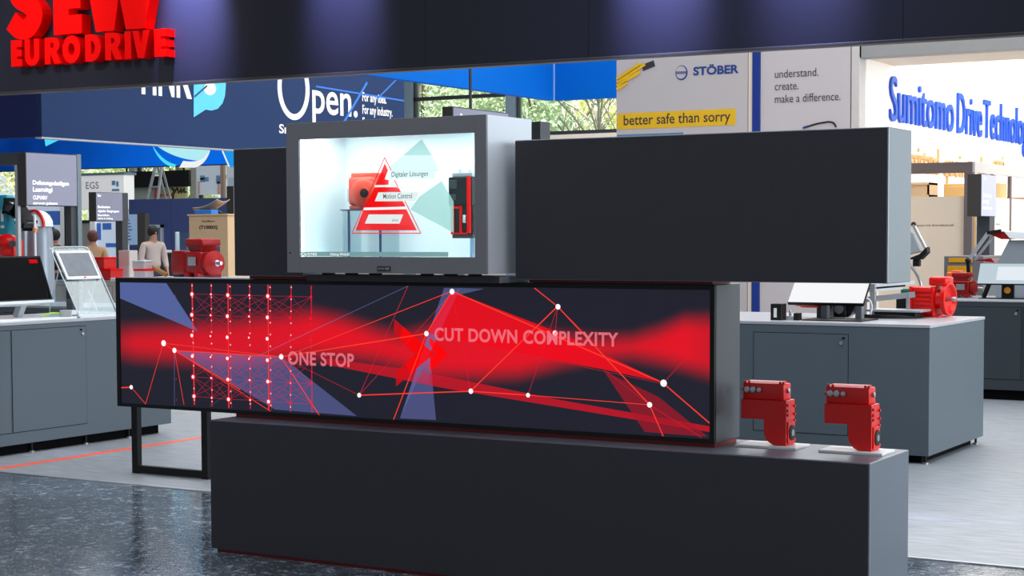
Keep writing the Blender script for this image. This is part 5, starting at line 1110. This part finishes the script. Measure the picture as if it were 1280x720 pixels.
MB().bar((-4.50, 16.25, 1.28), (-4.32, 16.25, 1.535), .03, .03).bar((-4.46, 16.3, 1.27), (-4.28, 16.3, 1.51), .022, .022).build('pale_frame', M_alu, t)
MB().sph((-4.51, 16.25, 1.27), .03, (1, 1, 1), 2).bar((-4.51, 16.25, 1.27), (-4.50, 16.28, zt), .03, .03).build('black_joint', M_black, t, smooth=True); MB().bar((-4.33, 16.25, 1.53), (-4.2, 16.25, 1.55), .03, .03).build('black_edge', M_black, t)
MB().prism([(-4.34, 16.26, 1.53), (-4.20, 16.26, 1.47), (-4.12, 16.26, 1.475), (-4.18, 16.26, 1.545)], (0, .3, 0), .004).build('red_cover', M_dred, t); MB().prism([(-4.46, 16.27, 1.27), (-4.26, 16.27, 1.25), (-4.30, 16.27, 1.29)], (0, .3, 0)).build('red_cover', M_dred, t)
MB().prism([(-4.18, 16.25, 1.548), (-3.7, 16.25, 1.52), (-3.7, 16.25, 1.46), (-4.12, 16.25, 1.478)], (0, .32, 0), .004).build('white_cover', M_white, t)
MB().bar((-3.98, 16.35, 1.54), (-3.90, 16.35, 1.86), .03, .03).build('upright_rod', M_alu, t)
t = thing('amber_window_cabinet', 'grey machine cabinet with amber windows behind the red motors', 'machine', (-5.0, 17.6, 0))
q0, q1 = H(1180, 320, 'y', 17.4), H(1229, 352, 'y', 17.4)
MB().box(q0.x, q1.x, 17.4, 18.2, 0, q0.z, .006).build('cabinet_frame', mat('machine_grey', (104, 104, 108), .45), t)
M_amb = mat('amber_acrylic', (206, 146, 14), .25)
MB().box(q0.x + .05, q1.x - .11, 17.385, 17.40, q0.z - .065, q0.z - .02, .002).box(q0.x + .04, q1.x - .11, 17.385, 17.40, .95, q0.z - .10, .002).build('amber_window', M_amb, t)
motor('electric_motor', 'deep red motor lying in front of the amber windows on the charcoal counter', (-4.50, 16.08, zt), 0.0, M_dred, L=.2, s=0.95)
t = thing('orange_gear_box', 'orange gear box with a black end beside the motor on the charcoal counter', 'gear unit', (-4.66, 16.15, zt))
MB().box(-4.74, -4.56, 16.27, 16.45, zt, zt + .17, .01).build('black_end', M_dgrey, t); MB().box(-4.72, -4.54, 16.25, 16.47, zt + .17, zt + .235, .012, 3).box(-4.68, -4.60, 16.27, 16.42, zt + .235, zt + .25, .004).build('orange_cover', mat('orange_paint', (240, 96, 36), .35), t, smooth=True)
tag(MB().box(-4.74, -4.64, 15.76, 15.84, zt, zt + .035, .006).build('yellow_brick', mat('amber_block', (214, 160, 30), .4), None, loc=(-4.68, 15.9, zt)), 'small amber yellow block lying at the end of the charcoal counter', 'block')
# tilted tablet on a pole behind the upper block
t = thing('pole_tablet', 'grey tilted tablet in a silver bracket on a pole showing beside the upper block', 'monitor', (-4.40, 14.5, 0))
MB().bar((-4.50, 14.5, 1.60), (-4.385, 14.5, 1.385), .05, .02).build('silver_bracket', M_alu, t)
MB().prism([(-4.56, 14.48, 1.58), (-4.50, 14.48, 1.52), (-4.43, 14.48, 1.37), (-4.62, 14.48, 1.32)], (0, .08, 0), .003).build('grey_back', mat('tablet_back_grey', (150, 158, 166), .4), t)
MB().prism([(-4.375, 14.47, 1.41), (-4.37, 14.47, 1.36), (-4.43, 14.47, 1.30), (-4.56, 14.47, 1.30), (-4.44, 14.47, 1.345)], (0, .1, 0), .004).box(-4.50, -4.44, 14.48, 14.54, 1.24, 1.30, .008).build('black_hinge', M_black, t); MB().sph((-4.50, 14.5, 1.605), .022, sub=2).build('black_cap', M_black, t)
MB().tube(smear([(-4.56, 14.5, 1.27), (-4.50, 14.5, 1.22), (-4.45, 14.5, 1.14), (-4.425, 14.5, 1.05), (-4.42, 14.5, .9), (-4.42, 14.5, .02)], 6), .014).build('bent_pole', M_steel, t, smooth=True)
MB().cyl((-4.42, 14.5, 0), (-4.42, 14.5, .02), .18, seg=32, bev=.005).build('foot_plate', M_dgrey, t)
# ------------------------------------------------------------------ far end of the hall: window wall, ladder, posters
Yw = 40.0
M_mul = mat('steel_blue_mullion', (128, 148, 164), .45, .2); M_mdk = mat('dark_mullion', (40, 46, 52), .5)
struct(MB().box(-60, 2, Yw + .05, Yw + .25, 0, 2.0).build('wall_back', mat('pale_sill_wall', (214, 212, 208), .6)))
def wx(px): return H(px, 150, 'y', Yw).x
cols_ = [-55, -46, wx(167), wx(243.5), wx(512), wx(640), -16, -9, -2]
for i, cx in enumerate(cols_):
    wd = .28 if i not in (2, 3) else .25
    struct(MB().box(cx - wd / 2, cx + wd / 2, Yw - .12, Yw + .3, 0, 9.2, .004).build('trim_2' if i == 0 else 'trim_2.%03d' % i, M_mul if i not in (2, 3) else mat('white_column', (206, 206, 208), .5)))
for i, (xa, xb) in enumerate(zip(cols_, cols_[1:])):
    wd = .13; f = MB(); f.box(xa + wd, xa + wd + .07, Yw, Yw + .12, 2.0, 9.2).box(xb - wd - .07, xb - wd, Yw, Yw + .12, 2.0, 9.2)
    for z_ in (2.0, 4.23, 5.32, 7.2, 9.1): f.box(xa + wd, xb - wd, Yw, Yw + .12, z_, z_ + .10)
    wdn = struct(f.build('window_%d' % (i + 1), M_mdk))
    MB().box(xa + wd + .02, xb - wd - .02, Yw + .05, Yw + .065, 2.05, 9.15).build('pane', M_glass, wdn)
tag(MB().box(wx(676), wx(770) + .5, Yw - .05, Yw - .01, 2.0, 4.23).build('white_blind', mat('cream_blind', (236, 226, 216), .6), None, loc=(-21, Yw - .03, 2.0)), 'cream blind behind the lower part of the far window beside the warm grey panel', 'blind')
tag(MB().cyl((H(588, 110, 'y', 20).x, 20, 0), (H(588, 110, 'y', 20).x, 20, 9.5), .022, seg=10).build('thin_pole', M_mdk, None, loc=(H(588, 110, 'y', 20).x, 20, 0)), 'thin dark vertical pole in front of the far windows above the display case', 'pole')
# white box sign EGS
q0, q1 = H(104, 219, 'y', 34), H(155, 244, 'y', 34)
t = thing('box_sign', 'white box sign with thin grey letters EGS behind the small sign', 'sign', ((q0.x + q1.x) / 2, 34.2, 0))
MB().box(q0.x - 1.2, q1.x, 34, 34.4, 2.3, q0.z, .01).build('sign_box', mat('white_sign_box', (240, 240, 240), .5, emit=.35), t)  # glow added to the box colour to whiten it in the dim rear
MB().box(q0.x - 1.2, q1.x + .05, 33.97, 34.43, q0.z - .02, q0.z + .05).build('top_edge', M_mul, t)
p = H(107.5, 236, 'y', 33.99); letters('sign_text', 'EGS', (p.x, 33.99, p.z), X, -Y, H(123.5, 236, 'y', 33.99).x - p.x, .19, mat('slate_blue_print', (104, 128, 158), .5), t)
p = H(140, 239, 'y', 33.99); MB().box(p.x, p.x + .12, 33.985, 34, p.z + .16, p.z + .28).box(p.x + .16, p.x + .24, 33.985, 34, p.z + .12, p.z + .26).box(p.x, p.x + .26, 33.985, 34, p.z, p.z + .06).build('blue_mark', mat('light_blue_print', (120, 174, 222), .5), t)
MB().box(q0.x - 1.0, q0.x - .9, 34.1, 34.3, 0, 2.3).box(q1.x - .2, q1.x - .1, 34.1, 34.3, 0, 2.3).build('post', M_white2, t)
# dark hanging board, mural, posters
q0, q1 = H(150, 215, 'y', 38.5), H(236, 233, 'y', 38.5)
t = thing('dark_board', 'black hanging board above the grey green mural', 'board', ((q0.x + q1.x) / 2, 38.55, q1.z))
MB().box(q0.x, q1.x, 38.5, 38.6, q1.z, q0.z).build('board', M_black, t); p = H(196, 216, 'y', 38.49); MB().box(p.x - .1, p.x + .1, 38.48, 38.5, p.z - .1, p.z + .05).build('exit_panel', mat('pale_green_panel', (206, 230, 206), .4, emit=.4), t)
MB().box(q0.x + .2, q0.x + .25, 38.53, 38.57, q0.z, 9.2).box(q1.x - .25, q1.x - .2, 38.53, 38.57, q0.z, 9.2).build('hanger', M_black, t)
q0, q1 = H(168, 232, 'y', 38.7), H(232, 252, 'y', 38.7)
t = thing('mural_panel', 'grey green mural with a red anchor shape and black scribble behind the ladder', 'panel', ((q0.x + q1.x) / 2, 38.75, 0))
MB().box(q0.x, q1.x, 38.7, 38.8, 0, q0.z).build('panel', mat('sage_print', (170, 182, 170), .6), t)
yy = 38.695
MB().quad(*[H(a, c_, 'y', yy) for a, c_ in ((214, 233), (232, 233), (232, 252), (206, 252))]).build('yellow_print', mat('straw_print', (228, 216, 150), .6), t)
b = MB(); an = [H(200 + 5 * math.cos(a), 244 + 8 * math.sin(a), 'y', 38.68) for a in [math.pi / 2 + math.pi * k / 10 for k in range(11)]]; b.tube(an, .06, 8); b.bar(H(198, 244, 'y', 38.68), H(216, 243.5, 'y', 38.68), .08, .05); b.build('red_anchor_print', mat('brick_red_print', (208, 70, 48), .6), t)
b = MB(); b.tube([H(a, c_, 'y', 38.68) for a, c_ in ((215, 235), (219, 241), (216, 242), (222, 235), (223, 241), (227, 236), (226, 241), (231, 236), (230, 240), (233, 240))], .03, 6); b.tube([H(a, c_, 'y', 38.68) for a, c_ in ((217, 241), (216, 250))], .03, 6); b.build('scribble_print', mat('charcoal_print', (56, 60, 56), .6), t)
q0, q1 = H(246, 212, 'y', 37), H(277, 243, 'y', 37)
t = thing('hanging_poster', 'pale blue and white poster with small blue squares beside the white column', 'poster', ((q0.x + q1.x) / 2, 37, q1.z))
MB().box(q0.x, q1.x, 37, 37.05, q1.z, q0.z + .3).build('poster_sheet', mat('pale_blue_poster', (204, 216, 230), .5, emit=.2), t)  # glow put into the poster colour against the weak rear light
b = MB(); 
for a, c_ in ((253, 225), (253, 222), (258, 224), (273, 222), (273, 227)): p = H(a, c_, 'y', 36.99); b.box(p.x - .08, p.x + .08, 36.985, 37, p.z - .06, p.z + .06)
b.build('blue_square', mat('soft_blue_print', (130, 164, 206), .5), t)
b = MB()
for a in (247, 272): p = H(a, 238, 'y', 36.99); MB().box(p.x, p.x + .09, 36.985, 37, p.z - .1, p.z + .25).build('pink_mark', mat('soft_pink_print', (226, 196, 190), .5), t)
MB().cyl((q0.x + .2, 37.02, q0.z + .3), (q0.x + .2, 37.02, 9.2), .012, seg=6).cyl((q1.x - .2, 37.02, q0.z + .3), (q1.x - .2, 37.02, 9.2), .012, seg=6).build('hanger', M_steel, t)
t = thing('wooden_post', 'slim brown post between the two pale posters', 'post', (H(279, 230, 'y', 36.5).x, 36.5, 0)); p = H(279, 230, 'y', 36.5)
MB().box(p.x - .06, p.x + .06, 36.45, 36.55, 0, 4.4, .005).build('post', mat('brown_post', (170, 146, 130), .6), t); MB().box(p.x - .2, p.x + .2, 36.3, 36.7, 0, .03).build('foot', M_mdk, t)
q0, q1 = H(283, 208, 'y', 36), H(300, 236, 'y', 36)
t = thing('hanging_poster', 'white poster cut off by the narrow dark upper block', 'poster', ((q0.x + q1.x) / 2, 36, q1.z)); MB().box(q0.x, q1.x, 36, 36.05, q1.z, q0.z + .3).build('poster_sheet', mat('white_poster', (226, 232, 240), .5), t); MB().box(q0.x + .1, q0.x + .4, 35.985, 36, q0.z - .6, q0.z - .3).build('blue_square', mat('faint_blue_print', (190, 206, 226), .5), t)
MB().cyl((q0.x + .2, 36.02, q0.z + .3), (q0.x + .2, 36.02, 9.2), .012, seg=6).build('hanger', M_steel, t)
# ladder
yl_ = 33.0
t = thing('step_ladder', 'tall aluminium step ladder standing behind the blue partition', 'ladder', (H(196, 240, 'y', yl_).x, yl_, 0))
tp_ = H(197, 176, 'y', yl_)
def lad(px, py, yy=yl_): return H(px, py, 'y', yy)
b = MB(); rails = []
for (a0, a1), (c0_, c1) in (((193.5, 211), (184, 250)), ((202, 211), (197, 250))):
    p, q = lad(a0, a1), lad(c0_, c1); d = (q - p); k0 = (tp_.z - p.z) / d.z; k1 = (0 - p.z) / d.z
    A, B_ = p + d * k0, p + d * k1; rails.append((A, B_)); b.bar(A, B_, .06, .05)
b.build('front_rail', M_alu, t)
b = MB()
for i in range(12):
    s = (i + .5) / 12; p = rails[0][0].lerp(rails[0][1], s); q = rails[1][0].lerp(rails[1][1], s); b.bar(p, q, .09, .03)
b.build('rung', M_alu, t)
b = MB()
for (a0, a1), (c0_, c1) in (((198, 211), (203, 232)), ((203, 211), (208.5, 232))):
    p, q = lad(a0, a1, yl_ + .3), lad(c0_, c1, yl_ + .6); d = (q - p); k0 = (tp_.z - p.z) / d.z; k1 = (0.0 - p.z) / d.z; b.bar(p + d * k0, p + d * k1, .05, .04)
b.build('rear_rail', M_alu, t); MB().box(tp_.x - .25, tp_.x + .25, yl_ - .1, yl_ + .3, tp_.z, tp_.z + .04).build('top_step', M_alu, t)
# ------------------------------------------------------------------ outdoors: ground and autumn trees beyond the windows
struct(MB().box(-110, 30, 41, 140, -.1, -.02).build('floor.002', mat('outdoor_grass', (150, 162, 110), .9, 0, .2, 1)))
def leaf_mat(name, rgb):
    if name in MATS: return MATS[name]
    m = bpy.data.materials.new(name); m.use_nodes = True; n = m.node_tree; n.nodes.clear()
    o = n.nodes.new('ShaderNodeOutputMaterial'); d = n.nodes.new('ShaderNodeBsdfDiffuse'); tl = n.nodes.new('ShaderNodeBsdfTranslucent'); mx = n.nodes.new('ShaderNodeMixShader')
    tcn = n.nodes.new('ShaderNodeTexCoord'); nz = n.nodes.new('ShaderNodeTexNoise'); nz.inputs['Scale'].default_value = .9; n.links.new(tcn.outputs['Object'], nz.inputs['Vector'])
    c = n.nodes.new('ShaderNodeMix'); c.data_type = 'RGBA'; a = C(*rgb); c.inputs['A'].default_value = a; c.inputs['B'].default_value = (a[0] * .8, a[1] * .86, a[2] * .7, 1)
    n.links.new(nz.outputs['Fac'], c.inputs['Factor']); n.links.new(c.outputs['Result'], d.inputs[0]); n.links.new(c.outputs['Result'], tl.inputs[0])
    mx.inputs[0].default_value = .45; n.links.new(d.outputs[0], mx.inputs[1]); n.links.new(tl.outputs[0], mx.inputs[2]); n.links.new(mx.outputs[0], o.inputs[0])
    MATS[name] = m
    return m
def tree(label, x, yv, h, cr, colA, colB, nleaf, seed, bare=False):
    r = random.Random(seed); t = thing('autumn_tree' if not bare else 'bare_birch', label, 'tree', (x, yv, 0), 0, 'trees beyond the windows')
    b = MB(); b.tube(smear([(x, yv, 0), (x + .1, yv, h * .3), (x - .05, yv, h * .6), (x, yv, h * .9)], 4), .14 if not bare else .09, 8)
    for k in range(14 if not bare else 34):
        a = r.uniform(0, 6.28); z0 = h * r.uniform(.25, .75); L_ = cr * r.uniform(.5, .95)
        p = Vector((x, yv, z0)); q = p + Vector((L_ * math.cos(a), L_ * math.sin(a), L_ * r.uniform(.5, 1.5)))
        b.tube([p, p.lerp(q, .5) + Vector((0, 0, .1)), q], .035 if not bare else .03, 5)
        if bare:
            for u in (.5, .75):
                m_ = p.lerp(q, u); b.tube([m_, m_ + Vector((r.uniform(-.8, .8), r.uniform(-.8, .8), r.uniform(.5, 1.3)))], .016, 4)
    b.build('trunk', mat('pale_bark', (196, 190, 176), .8, 0, .15) if bare else mat('grey_bark', (120, 108, 92), .8, 0, .15), t)
    if nleaf:
        V, Fc = [], []; blobs = [(Vector((x, yv, h * .62)) + Vector((r.gauss(0, cr * .45), r.gauss(0, cr * .45), r.gauss(0, h * .17))), cr * r.uniform(.28, .5)) for _ in range(22)]
        for _ in range(nleaf):
            c, rr = r.choice(blobs); d = Vector((r.gauss(0, 1), r.gauss(0, 1), r.gauss(0, 1))).normalized() * rr * r.uniform(.5, 1) ** .5
            p = c + d; s = r.uniform(.07, .14); u = Vector((r.gauss(0, 1), r.gauss(0, 1), r.gauss(0, 1))).normalized(); v = u.cross(Vector((r.gauss(0, 1), r.gauss(0, 1), r.gauss(0, 1)))).normalized()
            i = len(V); V += [p - u * s, p - v * s * .6, p + u * s, p + v * s * .6]; Fc.append((i, i + 1, i + 2, i + 3))
        me = bpy.data.meshes.new('foliage'); me.from_pydata([v - Vector((x, yv, 0)) for v in V], [], Fc)
        nm = 'foliage_%d_%d_%d' % colA; m = leaf_mat(nm, colA)
        me.materials.append(m); o = bpy.data.objects.new('foliage', me); COL.objects.link(o); o.parent = t
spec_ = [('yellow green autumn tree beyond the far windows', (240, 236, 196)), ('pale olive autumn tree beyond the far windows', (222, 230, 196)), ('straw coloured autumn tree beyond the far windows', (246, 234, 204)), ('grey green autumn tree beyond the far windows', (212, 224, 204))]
k = 0
for (x, yv, h, cr) in [(-50 + 7.6 * q, 48, 8.4 + .3 * (q % 3), 2.5) for q in range(5)] + [(-54 + 8.2 * q, 57, 10.2 + .4 * (q % 2), 2.9) for q in range(6)] + [(-58 + 9.0 * q, 67, 12.5 + .5 * (q % 2), 3.3) for q in range(6)]:
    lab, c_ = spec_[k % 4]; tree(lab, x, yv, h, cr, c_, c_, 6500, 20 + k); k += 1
tree('bare pale birch beyond the window beside the warm grey panel wall', H(748, 150, 'y', 43.6).x, 43.6, 7.5, 1.6, (0, 0, 0), (0, 0, 0), 0, 91, True)

# ------------------------------------------------------------------ pale exhibition walls far behind the long slate counter
for (pa, pb, ptop, yv, lab, blu) in ((30, 87, 258, 27.0, 'pale blue and white exhibition wall behind the grey pedestal robot', ((46, 75, 264, 281), (36, 45, 262, 318), (50, 68, 284, 290))),
                                     (112, 152, 277, 29.0, 'white exhibition wall with blue shapes below the small lilac sign', ((128, 139, 279, 287), (120, 126, 279, 300), (132, 150, 304, 309)))):
    q0, q1 = H(pa, ptop, 'y', yv), H(pb, ptop, 'y', yv)
    t = thing('exhibition_wall', lab, 'wall panel', ((q0.x + q1.x) / 2, yv + .1, 0))
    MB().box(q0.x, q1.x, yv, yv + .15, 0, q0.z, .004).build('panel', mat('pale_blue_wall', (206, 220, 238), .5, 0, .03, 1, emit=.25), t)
    b = MB()
    for (a, c, d, e) in blu: p, q = H(a, d, 'y', yv - .01), H(c, e, 'y', yv - .01); b.box(p.x, q.x, yv - .008, yv, q.z, p.z)
    b.build('blue_graphic', mat('medium_blue_print', (58, 106, 190), .5, emit=.1), t)
    for pxp in (pa + 46 if pa == 30 else pa + 1, pb - 6): p = H(pxp, 300, 'y', yv - .05); MB().box(p.x, p.x + .16, yv - .06, yv, 0, q0.z, .003).build('white_column', M_white, t)
